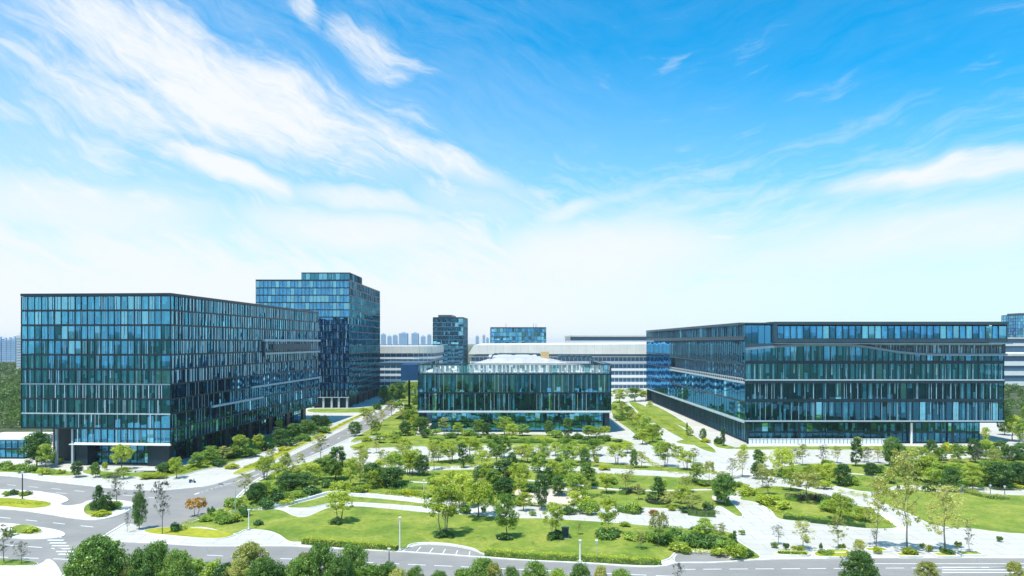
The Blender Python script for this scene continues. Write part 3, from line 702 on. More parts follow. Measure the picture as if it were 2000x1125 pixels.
# --- C: long dark building with curved ribbon
ZC = 243.0; XC, XC1 = 83.0, D(1960, ZC); ZC2 = 421.0
Cb = empty('long_office_building', ((XC+XC1)/2, ZC, 0)); tag(Cb, 'long dark glass building with pale ledges and a wavy ribbon under its roof', 'office building')
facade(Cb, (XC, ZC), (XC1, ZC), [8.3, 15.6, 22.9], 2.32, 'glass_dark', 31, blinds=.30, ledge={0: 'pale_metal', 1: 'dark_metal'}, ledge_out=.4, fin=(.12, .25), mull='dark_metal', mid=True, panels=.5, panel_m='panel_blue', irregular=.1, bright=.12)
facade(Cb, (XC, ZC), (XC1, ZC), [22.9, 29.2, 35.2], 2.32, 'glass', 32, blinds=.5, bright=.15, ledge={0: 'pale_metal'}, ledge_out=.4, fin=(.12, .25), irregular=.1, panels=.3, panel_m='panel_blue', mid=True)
xs5 = D(1508, ZC)
facade(Cb, (XC, ZC), (xs5, ZC), [35.2, 42.6], 2.3, 'glass_blue', 33, blinds=.3)
facade(Cb, (xs5+1.2, ZC-1.6), (XC1, ZC-1.6), [37.4, 42.3], 2.3, 'glass_blue', 34, blinds=.95, blind_w=(.7, .95), jit=.01, fin=(.14, .25), edge_m='slate_metal')
mb = MB(); mb.box(xs5, ZC-1.9, 36.2, XC1+.3, ZC+6, 37.15); mb.box(xs5, ZC-1.9, 42.55, XC1+.3, ZC+6, 43.6); mb.box(xs5, ZC-1.9, 37.16, xs5+1.1, ZC+6, 42.54); mb.box(XC1, ZC-1.5, 37.16, XC1+.3, ZC+6, 42.54)
mb.build('top_frame', M['slate_metal'], Cb)
mb = MB(); mb.box(XC+4, ZC+6, 35.5, XC1-1, ZC2-2, 42.5); mb.build('core_wall', M['inner'], Cb)
mb = MB(); mb.box(XC-.2, ZC-.2, 42.7, xs5-.01, ZC+6, 43.3); mb.box(XC-.2, ZC+6.01, 42.55, XC1+.2, ZC2, 43.5); mb.build('roof', [M['slate_metal']], Cb)
for zb_ in (15.6, 29.2):
    mb = MB(); mb.box(XC, ZC-.34, zb_-.55, XC1, ZC-.27, zb_+.55); mb.build('floor_band', M['dark_metal'], Cb)
mb = MB(); mb.box(XC, ZC-.50, 21.7, XC1, ZC-.28, 22.65); mb.build('floor_band', M['dark_metal'], Cb)
# wavy ribbon
mb = MB(); rib = spline([(D(p, ZC), Hgt(y, ZC)) for p, y in ((1455,682),(1520,677),(1580,674.5),(1640,674.5),(1680,677),(1720,683),(1760,689),(1810,692.5),(1880,693),(1962,693))], 5, False)
for (x0, z0), (x1, z1) in zip(rib[:-1], rib[1:]):
    mb.hexa([(x0, ZC-1.5, z0-.3), (x1, ZC-1.5, z1-.3), (x1, ZC-.32, z1-.3), (x0, ZC-.32, z0-.3), (x0, ZC-1.5, z0+.5), (x1, ZC-1.5, z1+.5), (x1, ZC-.32, z1+.5), (x0, ZC-.32, z0+.5)])
mb.build('wavy_ribbon', M['ribbon'], Cb)
mb = MB()
for (x0, z0), (x1, z1) in zip(rib[:-1], rib[1:]):
    if 36.1 - (z0+z1)/2 > 1.2: mb.quad((x0, ZC-.45, z0+.5), (x1, ZC-.45, z1+.5), (x1, ZC-.45, 35.9), (x0, ZC-.45, 35.9))
mb.build('ribbon_screen', M['slate_metal'], Cb)
mb = MB(); rc = random.Random(9); x = D(1700, ZC)
while x < XC1-1:
    zl = max(np.interp(x, [p[0] for p in rib], [p[1] for p in rib])+.6, 28)
    if 35.6-zl > .8: mb.box(x, ZC-.62, zl, x+rc.choice((.12, .12, .5)), ZC-.47, 35.6-rc.choice((0, 0, .8, 1.4)))
    x += rc.uniform(.5, 1.3)
mb.box(D(1700, ZC), ZC-.60, 35.3, XC1-1, ZC-.48, 35.6); mb.build('screen_louvre', M['panel_blue'], Cb)
mb = MB(); mb.box(xs5, ZC-2.6, 35.65, XC1+1.4, ZC-.3, 35.95); mb.build('ledge', M['ribbon'], Cb)
slabs(Cb, [(XC, ZC), (XC1, ZC), (XC1, ZC2), (XC, ZC2)], [8.3, 15.6, 22.9, 29.2, 35.2], .3, 6)
# side towards the middle lawn
S = lambda px: XC*FPX/(px-1000)      # distance of a point on that side
zz0, zz1 = S(1310), S(1455)
facade(Cb, (XC, ZC2), (XC, zz0), [8.3, 15.6, 22.9, 30.0, 37.0], 3.4, 'glass_blue', 43, blinds=.15, fin=(.08, .10), bright=.0)
facade(Cb, (XC, zz0), (XC, ZC), [8.3, 15.0, 21.8], 3.2, 'glass_dark', 35, blinds=.06, fin=(.06, .06), ledge={0: 'pale_metal'})
facade(Cb, (XC+2.5, zz0), (XC+2.5, ZC+.5), [22.2, 28.2], 2.2, 'glass_dark', 36, blinds=.6, fin=(.12, .2), mull='pale_metal')
mb = MB(); mb.box(XC-.7, ZC+.1, 21.6, XC+2.6, zz0, 22.15); mb.build('loggia_floor', M['pale_metal'], Cb)
mb = MB()
for k in range(44):
    y = ZC+1+k*(zz0-ZC-2)/43; mb.box(XC-.6, y, 22.2, XC-.5, y+.1, 23.4)
mb.box(XC-.62, ZC+1, 23.42, XC-.48, zz0-1, 23.5); mb.build('balustrade', M['white_metal'], Cb)
facade(Cb, (XC, zz0), (XC, ZC), [28.4, 37.0], 2.4, 'glass_dark', 37, blinds=.35, fin=(.10, .22), mull='fin_blue')
facade(Cb, (XC, ZC2), (XC, ZC), [38.2, 42.6], 2.4, 'glass_dark', 38, blinds=.3, fin=(.12, .2), mull='fin_blue')
mb = MB(); mb.box(XC-.35, ZC+.1, 37.1, XC+.8, ZC2, 38.0); mb.box(XC-.35, ZC+6.1, 42.5, XC-.21, ZC2, 43.4); mb.build('side_band', M['slate_metal'], Cb)
mb = MB(); mb.box(XC-.5, ZC+.6, 7.5, XC+.2, ZC2, 8.08); mb.build('side_ledge', M['pale_metal'], Cb)
mb = MB(); mb.box(XC, ZC+.3, 7.6, XC1, ZC2, 8.05); mb.build('soffit', M['dark_metal'], Cb)
# ground floor
facade(Cb, (XC+2.2, ZC+2.5), (D(1912, ZC+2.5), ZC+2.5), [0.2, 4.0, 7.6], 2.3, 'glass_dark', 39, blinds=.25)
facade(Cb, (XC+2.2, ZC2-6), (XC+2.2, ZC+2.5), [0.2, 7.6], 2.0, 'glass_dark', 40, blinds=.1, fin=(.12, .25), mull='fin_blue')
facade(Cb, (D(1912, ZC+2.5), ZC+2.5), (D(1912, ZC+2.5), ZC2-20), [0.2, 7.6], 2.6, 'glass_dark', 41, blinds=.1)
facade(Cb, (XC1, ZC), (XC1, ZC2), [8.3, 15.6, 22.9, 29.2, 35.2], 2.6, 'glass_dark', 42, blinds=.2)
mb = MB(); mb.box(XC+8, ZC+9, 0, D(1900, ZC), ZC2-8, 7.5); mb.build('lobby_wall', M['inner'], Cb)
mb = MB(); mb.box(XC+.1, ZC2-.4, 0, XC1, ZC2, 36); mb.build('rear_wall', M['slate_metal'], Cb)
x = D(1780, ZC+1); mb = MB(); mb.tube([(x, ZC+1, 0), (x, ZC+1, 7.55)], [.38, .38], 12); mb.build('column', M['white_metal'], Cb)
for px in (1460, 1560, 1860):
    x = D(px, ZC+1); mb = MB(); mb.tube([(x, ZC+1, 0), (x, ZC+1, 7.55)], [.34, .34], 12); mb.build('column', M['dark_metal'], Cb)
rebase(Cb)
# white glass screen fence along its foot
fn = empty('screen_fence', (D(1600, ZC-.8), ZC-.8, 0)); tag(fn, 'white panel screen fence along the foot of the long dark building', 'fence')
mb = MB(); rr = random.Random(5)
x = XC+1
while x < D(1745, ZC):
    mb.box(x, ZC-.85, .1, x+1.15, ZC-.8, 2.0 + rr.uniform(-.05, .05)); x += 1.35
mb.build('panels', M['frost'], fn)
mb = MB(); mb.box(XC+.8, ZC-.95, 2.06, D(1745, ZC), ZC-.7, 2.14); mb.box(XC+.8, ZC-.95, 0, D(1745, ZC), ZC-.7, .1); mb.build('rail', M['white_metal'], fn)
rebase(fn)

# --- far buildings
def banded(name, label, cat, x0, x1, y0, y1, levels, round_=0, roof_m='white_roof', roof_h=1.0, glass='glass_side', band_h=1.6, bay=3.0, fin_m='pale_metal'):
    o = empty(name, ((x0+x1)/2, y0, 0)); tag(o, label, cat)
    pts = [(x0, y0), (x1, y0), (x1, y1), (x0, y1)]
    if round_:
        pts = []
        for cx, cy, a0 in ((x1-round_, y0+round_, -90), (x1-round_, y1-round_, 0), (x0+round_, y1-round_, 90), (x0+round_, y0+round_, 180)):
            for k in range(7): pts.append((cx+round_*math.cos(R(a0+k*15)), cy+round_*math.sin(R(a0+k*15))))
    for z0, z1 in zip(levels[:-1], levels[1:]):
        mb = MB(); mb.prism(pts, z0, z0+band_h); mb.build('white_band', M['white_metal'], o)
        mb = MB(); ip = offset(pts, -.9); mb.prism(ip, z0+band_h+.005, z1-.005); g = mb.build('window_strip', M['far_win'], o)
        mb = MB(); n = len(ip)
        for i in range(n):
            a, b = Vector(ip[i]), Vector(ip[(i+1) % n]); L = (b-a).length; d = (b-a)/max(L, 1e-6); nn = (d.y, -d.x); m_ = max(1, int(L/bay))
            for k in range(m_):
                mb.obox(a, d, nn, L*k/m_, L*k/m_+.35, .01, .3, z0+band_h+.02, z1-.02)
            mb.obox(a, d, nn, 0, L, .01, .2, z1-.5, z1-.25)
        if bay < 5: mb.build('mullions', M[fin_m], g)
    mb = MB(); mb.prism(offset(pts, .8), levels[-1], levels[-1]+roof_h); mb.build('roof', M[roof_m], o)
    rebase(o); return o
banded('banded_office', 'wide white roofed building with white storey bands behind the middle building', 'office building', D(918, 500), D(1330, 500), 500, 640, [.5, 5.2, 10.3, 15.4, 20.5, 25.6], 0, band_h=1.9, roof_h=.5)
bo = bpy.data.objects['banded_office']
mb = MB()
pr = [(D(915, 498), 497), (D(1335, 498), 497), (D(1335, 498), 650), (D(915, 498), 650)]
mb.hexa([(pr[0][0], 497, 27.6), (pr[1][0], 497, 27.6), (pr[2][0], 650, 30), (pr[3][0], 650, 30), (pr[0][0]+4, 497, 34.2), (pr[1][0], 497, 35.0), (pr[2][0], 650, 36), (pr[3][0]+4, 650, 35.0)])
c_ = mb.build('roof_cap', M['white_roof'], bo); c_.matrix_parent_inverse = bo.matrix_world.inverted()
mb = MB(); mb.box(pr[0][0]+6, 499, 26.2, pr[1][0]-6, 600, 27.58); c_ = mb.build('roof_recess', M['far_win'], bo); c_.matrix_parent_inverse = bo.matrix_world.inverted()
banded('banded_office', 'rounded building with thin white storey bands beside the tall glass tower', 'office building', D(700, 480), D(846, 480), 480, 560, [.5, 4.5, 8.5, 12.5, 16.5, 20.5, 24.5, 28.5], 14, band_h=1.5, roof_h=5.0, bay=4)
def far_glass(label, x0, y0, w_, d_, z1, fl, rz, glass='glass_blue', seed=50, roofbox=True):
    o = empty('office_tower', (x0, y0, 0)); tag(o, label, 'office tower')
    c, s_ = math.cos(rz), math.sin(rz)
    Pp = lambda a, b: (x0+a*c-b*s_, y0+a*s_+b*c)
    n = int(z1/fl); lv = [fl*k+.3 for k in range(n+1)]
    facade(o, Pp(0, 0), Pp(w_, 0), lv, 3.2, glass, seed, blinds=.5, bright=.5, fin=(.16, .15), panels=.2, panel_m='panel_blue', mull='fin_blue', edge_m='fin_blue'); facade(o, Pp(w_, 0), Pp(w_, d_), lv, 3.2, 'glass_side', seed+1, blinds=.3, fin=(.16, .15), mull='fin_blue', edge_m='fin_blue')
    facade(o, Pp(0, d_), Pp(0, 0), lv, 3.2, glass, seed+2, blinds=.3, fin=(.3, .3))
    q = [Pp(0, 0), Pp(w_, 0), Pp(w_, d_), Pp(0, d_)]
    slabs(o, q, lv, .4, 5); roof_slab(o, q, lv[-1]-.1, 1.0, .2)
    if roofbox:
        mb = MB(); q = [Pp(w_*.15, 3), Pp(w_*.6, 3), Pp(w_*.6, d_-3), Pp(w_*.15, d_-3)]; mb.prism(q, lv[-1]+.92, lv[-1]+3.0); mb.build('plant_room', M['slate_metal'], o)
    rebase(o); return o
far_glass('narrow blue glass tower standing alone behind the middle building', D(846, 600), 600, 26.5, 34, 57.5, 3.8, R(-3), 'glass_bright', 50)
far_glass('wide flat topped glass block behind the long white roof', D(958, 700), 700, 57, 40, 51.5, 4.2, 0, 'glass_blue', 54, False)
fb = bpy.data.objects['office_tower.002']
for xx in (D(988, 702), D(1042, 702), D(1047, 702)):
    mb = MB(); mb.tube([(xx, 705, 51), (xx, 705, 56)], [.25, .12], 6); c_ = mb.build('mast', M['slate_metal'], fb); c_.matrix_parent_inverse = fb.matrix_world.inverted()
banded('far_hall', 'pale hall with glazed end seen above the long white roof', 'hall', D(1113, 800), D(1300, 800), 800, 880, [.5, 12, 24, 34, 42.5], 0, band_h=4.0, roof_h=1.5, bay=6)
banded('far_hall', 'low white roofed hall beyond the trees at the far side of the long dark building', 'hall', D(1958, 560), D(2200, 560), 560, 620, [.5, 9, 17, 25], 0, band_h=3.5, roof_h=2.0, bay=5, roof_m='white_roof')
banded('far_hall', 'dark banded hall with blue windows behind the low white hall', 'hall', D(1955, 760), D(2300, 760), 760, 830, [.5, 12, 22, 32, 40], 0, band_h=3.0, roof_h=1.5, bay=5)
far_glass('grey blue tower at the picture edge beyond the long dark building', D(1988, 900), 900, 34, 30, 75, 4.2, 0, 'glass_blue', 60)

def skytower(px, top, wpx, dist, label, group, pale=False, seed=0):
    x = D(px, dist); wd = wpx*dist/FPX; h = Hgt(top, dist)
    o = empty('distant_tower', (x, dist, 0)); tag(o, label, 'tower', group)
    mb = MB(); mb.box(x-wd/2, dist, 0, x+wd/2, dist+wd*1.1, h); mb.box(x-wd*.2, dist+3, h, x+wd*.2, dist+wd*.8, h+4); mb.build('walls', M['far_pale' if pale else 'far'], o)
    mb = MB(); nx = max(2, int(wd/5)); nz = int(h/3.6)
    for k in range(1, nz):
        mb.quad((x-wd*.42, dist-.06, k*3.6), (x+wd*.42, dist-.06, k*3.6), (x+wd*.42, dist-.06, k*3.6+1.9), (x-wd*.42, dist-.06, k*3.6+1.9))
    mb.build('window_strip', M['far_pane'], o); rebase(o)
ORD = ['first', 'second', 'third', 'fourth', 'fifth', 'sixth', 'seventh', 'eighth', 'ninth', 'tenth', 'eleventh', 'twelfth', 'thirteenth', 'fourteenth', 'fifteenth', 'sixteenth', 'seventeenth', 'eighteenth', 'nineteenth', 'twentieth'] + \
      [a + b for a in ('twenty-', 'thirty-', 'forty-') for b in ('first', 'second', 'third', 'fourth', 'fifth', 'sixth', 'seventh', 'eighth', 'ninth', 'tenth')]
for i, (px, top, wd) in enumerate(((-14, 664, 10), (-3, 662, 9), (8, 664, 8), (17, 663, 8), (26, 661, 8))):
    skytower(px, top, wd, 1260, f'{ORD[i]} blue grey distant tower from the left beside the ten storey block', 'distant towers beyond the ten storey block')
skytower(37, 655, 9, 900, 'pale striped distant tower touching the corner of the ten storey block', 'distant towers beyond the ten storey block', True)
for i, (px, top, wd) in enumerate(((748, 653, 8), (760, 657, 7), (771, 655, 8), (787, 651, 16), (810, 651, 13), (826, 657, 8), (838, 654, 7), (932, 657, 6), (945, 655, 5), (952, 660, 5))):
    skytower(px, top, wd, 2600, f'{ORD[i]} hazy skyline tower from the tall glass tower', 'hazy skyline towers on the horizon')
# pavilion and canopy at the left edge
pv = empty('garden_pavilion', (D(0, 213), 213, 0)); tag(pv, 'small teal glass pavilion with a flat white roof behind shrubs', 'pavilion')
px0, px1 = D(-60, 213), D(47, 213)
facade(pv, (px0, 213), (px1, 213), [.2, 3.0, 5.9], 1.9, 'glass', 70, blinds=.6); facade(pv, (px1, 213), (px1, 226), [.2, 3.0, 5.9], 1.9, 'glass_side', 71, blinds=.3)
slabs(pv, [(px0, 213), (px1, 213), (px1, 226), (px0, 226)], [.2, 3.0, 5.9], .3, 4); roof_slab(pv, [(px0, 213), (px1, 213), (px1, 228), (px0, 228)], 5.9, .4, .7, 'white_metal', 'white_roof'); rebase(pv)
cn = empty('domed_canopy', (D(122, 218), 218, 0)); tag(cn, 'white domed canopy beside the dark piers of the ten storey block', 'canopy')
mb = MB(); cx, cy = D(124, 216), 218
for i in range(6):
    for k in range(20):
        q = []
        for (ii, kk) in ((i, k), (i, k+1), (i+1, k+1), (i+1, k)):
            ph = R(90*ii/6); th = 2*math.pi*kk/20; q.append((cx+6.5*math.cos(ph)*math.cos(th), cy+6.5*math.cos(ph)*math.sin(th), 1.8+3.6*math.sin(ph)))
        mb.poly(q[:3] if i == 5 else q)
mb.build('shell', M['white_roof'], cn)
mb = MB(); mb.tube([(cx, cy, 0), (cx, cy, 1.8)], [5.6, 5.6], 20); mb.build('base', M['concrete'], cn); rebase(cn)

# ------------------------------------------------------------------ trees
def rnd_tube_tree(rng, H, trunk_h, spread, limbs, r0, lean=0.0, stems=1):
    mb = MB(); tips = []
    for s_ in range(stems):
        a = rng.uniform(0, 6.28); off = 0 if stems == 1 else .35
        bx, by = off*math.cos(a), off*math.sin(a)
        tx, ty = (lean + (0 if stems == 1 else spread*.25))*math.cos(a), (lean + (0 if stems == 1 else spread*.25))*math.sin(a)
        top = (bx+tx, by+ty, H*.86)
        N = 6; ax = []
        for k in range(N+1):
            t = k/N; ax.append((bx+(top[0]-bx)*t+rng.uniform(-.06, .06)*k, by+(top[1]-by)*t+rng.uniform(-.06, .06)*k, top[2]*t))
        mb.tube(ax, [r0*(1-.85*k/N)*(1.25 if k == 0 else 1) for k in range(N+1)], 7); tips.append(ax[-1])
        for j in range(limbs):
            t = (trunk_h/H) + (1-(trunk_h/H))*(.02+.85*j/max(1, limbs))/.9*.86
            kk = min(N-1, int(t/.86*N)); b = Vector(ax[kk]).lerp(Vector(ax[kk+1]), min(1, max(0, t/.86*N-kk)))
            an = j*2.4+rng.uniform(-.5, .5); ln = spread*(.95-.55*j/limbs)*rng.uniform(.7, 1.05)
            e = b+Vector((math.cos(an)*ln, math.sin(an)*ln, H*rng.uniform(.10, .24)))
            m_ = b.lerp(e, .5)+Vector((0, 0, -.06*H*rng.random()))
            rr = r0*.42*(1-.5*j/limbs)
            mb.tube([b, m_, e], [rr, rr*.65, rr*.2], 5); tips.append(tuple(e)); tips.append(tuple(m_))
            for q in range(2):
                e2 = m_.lerp(e, rng.uniform(.2, .8)); f_ = e2+Vector((rng.uniform(-1, 1)*ln*.45, rng.uniform(-1, 1)*ln*.45, rng.uniform(.02, .12)*H))
                mb.tube([e2, f_], [rr*.4, rr*.12], 4); tips.append(tuple(f_))
    return mb, tips
def leaves(rng, centers, rads, n, size, flat=.5):
    """n small leaf faces spread round the clump centres"""
    cs = np.array(centers); rs = np.array(rads); K = len(cs)
    st = np.random.RandomState(rng.randrange(1 << 30))
    idx = st.randint(0, K, n)
    dv = st.normal(size=(n, 3)); dv /= np.linalg.norm(dv, axis=1)[:, None]
    rr = st.uniform(.35, 1.0, n)**.6
    c = cs[idx] + dv*rr[:, None]*rs[idx]
    nrm = dv*.7 + st.normal(size=(n, 3))*.6 + np.array([0, 0, flat]); nrm /= np.linalg.norm(nrm, axis=1)[:, None]
    up = st.normal(size=(n, 3)); a = np.cross(nrm, up); a /= np.linalg.norm(a, axis=1)[:, None]; b = np.cross(nrm, a)
    sz = (size*st.uniform(.6, 1.4, n))[:, None]
    v = np.stack([c - a*sz, c - b*sz*.55, c + a*sz, c + b*sz*.55], 1).reshape(-1, 3)
    return v, n
def leaf_mesh(name, v, n, m):
    me = bpy.data.meshes.new(name); me.vertices.add(len(v)); me.vertices.foreach_set('co', v.astype(np.float32).ravel())
    me.loops.add(4*n); me.loops.foreach_set('vertex_index', np.arange(4*n, dtype=np.int32))
    me.polygons.add(n); me.polygons.foreach_set('loop_start', np.arange(0, 4*n, 4, dtype=np.int32)); me.polygons.foreach_set('loop_total', np.full(n, 4, dtype=np.int32))
    me.materials.append(m); me.update(calc_edges=True); me.validate(); return me

# every kind: nominal height, nominal width, [(trunk mesh, crown mesh), ...]
KIND = {}
def make_kind(key, H, W, nvar, leafm, nleaf, lsize, clumps, crown_z=(.35, 1.0), shape='round', stems=1, bark='bark', r0=.14, limbs=9, trunk_frac=.28, clr=(.55, .95)):
    res = []
    for v_ in range(nvar):
        rng = random.Random(hash(key) % 1 + v_*17 + len(key)*101 + ord(key[0]))
        mb, tips = rnd_tube_tree(rng, H, H*trunk_frac, W*.40, limbs, r0, rng.uniform(0, .3), stems)
        tm = mb.mesh('trunk', M[bark])
        cen, rad = [], []
        zc0, zc1 = H*crown_z[0], H*crown_z[1]
        for k in range(int(clumps*1.5)):
            if k < len(tips) and shape in ('open', 'round') and rng.random() < (.9 if shape == 'open' else .6):
                c = Vector(tips[rng.randrange(len(tips))]) + Vector((rng.uniform(-.3, .3), rng.uniform(-.3, .3), rng.uniform(-.2, .4)))
                c.z = min(max(c.z, zc0), zc1*.97)
            else:
                t = rng.random()**.8; z = zc0+(zc1-zc0)*t
                if shape == 'cone': pr_ = (1-t)*.95+.08
                elif shape == 'column': pr_ = .55+.45*math.sin(math.pi*min(1, t*.9+.1))
                elif shape == 'umbrella': pr_ = .3+.7*math.sin(math.pi*(.25+.55*t))
                else: pr_ = math.sqrt(max(.05, 1-((t-.45)/.58)**2))
                an = rng.uniform(0, 6.283); q = W*.42*pr_*math.sqrt(rng.uniform(.12, 1.15))
                c = Vector((q*math.cos(an), q*math.sin(an), z))
            r = W*.105*rng.uniform(clr[0]*.7, clr[1]*1.1)
            cen.append(tuple(c)); rad.append((r, r, r*.75))
        lv, n = leaves(rng, cen, rad, int(nleaf*1.6), lsize*.95)
        res.append((tm, leaf_mesh('crown', lv, n, M[leafm])))
    KIND[key] = (H, W, res)
make_kind('bright', 8, 6.4, 4, 'lf_bright', 3600, .15, 46, (.30, .97), 'round', 1, limbs=9, clr=(.7, 1.3))
make_kind('mid', 8, 6.4, 4, 'lf_mid', 4200, .155, 52, (.24, .97), 'round', 1, limbs=9, clr=(.8, 1.4))
make_kind('dense', 8, 6.6, 4, 'lf_dark', 6000, .16, 70, (.14, .98), 'full', 1, limbs=8, clr=(.9, 1.5), trunk_frac=.2)
make_kind('multi', 8, 6.6, 4, 'lf_bright', 3300, .15, 48, (.36, .98), 'round', 4, 'bark_grey', r0=.08, limbs=5, clr=(.6, 1.2))
make_kind('sparse', 10, 6.2, 4, 'lf_olive', 2300, .12, 60, (.26, .99), 'open', 1, 'bark_grey', r0=.11, limbs=16, clr=(.5, 1.0), trunk_frac=.26)
make_kind('bare', 8, 5.0, 3, 'lf_grey', 950, .11, 50, (.28, .99), 'open', 1, 'bark_grey', r0=.10, limbs=16, clr=(.4, .9), trunk_frac=.22)
make_kind('cone', 8, 4.4, 3, 'lf_dark', 4200, .13, 70, (.06, 1.0), 'cone', 1, limbs=7, clr=(.9, 1.5), trunk_frac=.12)
make_kind('column', 8, 4.0, 3, 'lf_dark', 4200, .14, 60, (.14, 1.0), 'column', 1, limbs=7, clr=(1.1, 1.7), trunk_frac=.16)
make_kind('umbrella', 7, 6.6, 3, 'lf_olive', 2600, .14, 40, (.55, .98), 'umbrella', 1, 'bark', limbs=7, clr=(.7, 1.2), trunk_frac=.5)
make_kind('flower', 3, 3.0, 1, 'lf_orange', 1500, .10, 30, (.35, 1.0), 'umbrella', 2, 'bark_grey', r0=.05, limbs=5, clr=(.9, 1.4), trunk_frac=.3)
make_kind('big', 11, 11.0, 3, 'lf_street', 15000, .20, 120, (.12, 1.0), 'full', 1, r0=.28, limbs=12, clr=(.7, 1.3), trunk_frac=.2)
make_kind('bigdark', 11, 10.0, 3, 'lf_street', 11000, .17, 100, (.14, 1.0), 'round', 1, r0=.28, limbs=12, clr=(.7, 1.3), trunk_frac=.2)
make_kind('bigolive', 11, 9.0, 2, 'lf_olive', 9000, .17, 100, (.22, 1.0), 'round', 1, 'bark_grey', r0=.22, limbs=14, clr=(.6, 1.1), trunk_frac=.2)
# shrubs: short stems and a round foliage body
def make_shrub(key, leafm, nleaf=1500, lsize=.10, H=1.6, W=2.4, nvar=3):
    res = []
    for v_ in range(nvar):
        rng = random.Random(v_*31+len(key)); mb = MB()
        for k in range(5):
            a = k*1.256; mb.tube([(0, 0, 0), (math.cos(a)*W*.22, math.sin(a)*W*.22, H*.7)], [.04, .015], 4)
        cen = []; rad = []
        for k in range(16):
            a = rng.uniform(0, 6.28); q = W*.33*math.sqrt(rng.random()); z = H*(.25+.5*rng.random()*(1-(q/(W*.5))**2))
            cen.append((q*math.cos(a), q*math.sin(a), z)); r = W*.17*rng.uniform(.7, 1.2); rad.append((r, r, r*.9))
        lv, n = leaves(rng, cen, rad, nleaf, lsize)
        lv[:, 2] = np.maximum(lv[:, 2], .01)
        res.append((mb.mesh('stem', M['bark']), leaf_mesh('foliage', lv, n, M[leafm])))
    KIND[key] = (H, W, res)
make_shrub('bush', 'lf_mid'); make_shrub('darkbush', 'lf_dark'); make_shrub('goldbush', 'lf_gold', 1500); make_shrub('brightbush', 'lf_bright'); make_shrub('redbush', 'lf_red')
SHRUB = {'redbush', 'bush', 'darkbush', 'goldbush', 'brightbush'}
NAMES = {'bright': ('leafy_tree', 'yellow green leafy tree', 'tree'), 'mid': ('leafy_tree', 'mid green round tree', 'tree'), 'dense': ('dense_tree', 'dense dark green tree', 'tree'),
         'multi': ('multi_stem_tree', 'light green tree on several stems', 'tree'), 'sparse': ('sparse_tree', 'tall thin leaved olive tree', 'tree'), 'bare': ('sparse_tree', 'grey almost bare tree', 'tree'),
         'cone': ('conifer', 'dark cone shaped tree', 'tree'), 'column': ('column_tree', 'dark upright oval tree', 'tree'), 'umbrella': ('umbrella_tree', 'flat topped olive tree', 'tree'),
         'flower': ('flowering_tree', 'small orange flowering tree', 'tree'), 'big': ('street_tree', 'big bushy green street tree', 'tree'), 'bigdark': ('street_tree', 'big rounded green street tree', 'tree'),
         'bigolive': ('street_tree', 'big yellowish airy street tree', 'tree'), 'bush': ('shrub', 'round green shrub', 'shrub'), 'darkbush': ('shrub', 'round dark shrub', 'shrub'),
         'goldbush': ('shrub', 'clipped golden shrub', 'shrub'), 'redbush': ('shrub', 'reddish orange shrub', 'shrub'), 'brightbush': ('shrub', 'bright green shrub', 'shrub')}
def plant(kind, px, py, top, wpx, label, group, z=0.12, seed=0):
    H, W, res = KIND[kind]; rng = random.Random(int(px*13+py*7)+seed)
    x, y = G(px, py); sc = y/FPX; h = max(.5, (py-top)*sc); wd = max(.5, wpx*sc); asym = rng.uniform(.82, 1.2)
    if kind.startswith('big'): wd *= .87
    tm, cm = res[rng.randrange(len(res))]
    nm, _, cat = NAMES[kind]
    o = empty(nm, (x, y, z), rng.uniform(0, 6.28)); sxy = wd/W*rng.uniform(.95, 1.08); o.scale = (sxy*asym, sxy/asym, h/H)
    o.rotation_euler = (rng.uniform(-.05, .05), rng.uniform(-.05, .05), o.rotation_euler.z)
    tag(o, label, cat, group)
    shrub = kind in SHRUB
    for me, pn in ((tm, 'stem' if shrub else 'trunk'), (cm, 'foliage' if shrub else 'crown')):
        c = bpy.data.objects.new(pn, me); C.objects.link(c); c.parent = o
    return o
def fill(n, x0, x1, y0, y1, kinds, seed, hp=(22, 44)):
    rg = random.Random(seed); res = []
    for k in range(n):
        kd = rg.choice(kinds); x = int(x0+(x1-x0)*(k+rg.random())/n); y = int(rg.uniform(y0, y1))
        h = int(rg.uniform(10, 16)) if kd in SHRUB else int(rg.uniform(*hp)); res.append((kd, x, y, y-h, int(h*rg.uniform(1.3, 2.0)) if kd in SHRUB else int(h*rg.uniform(.7, 1.0))))
    return res
def zone(phrase, group, items, z=0.12):
    """plants of one part of the park; each label counts its own kind from the left within that part"""
    cnt = {}
    for it in sorted(items, key=lambda q: q[1]):
        k = it[0]; cnt.setdefault(k, []).append(it)
    for k, lst in cnt.items():
        for i, it in enumerate(lst):
            nm = NAMES[k][1]
            lab = f'only {nm} {phrase}' if len(lst) == 1 else f'{ORD[i]} {nm} from the left, {phrase}'; assert len(lab.split()) <= 16, lab
            plant(k, it[1], it[2], it[3], it[4], lab, group, z)
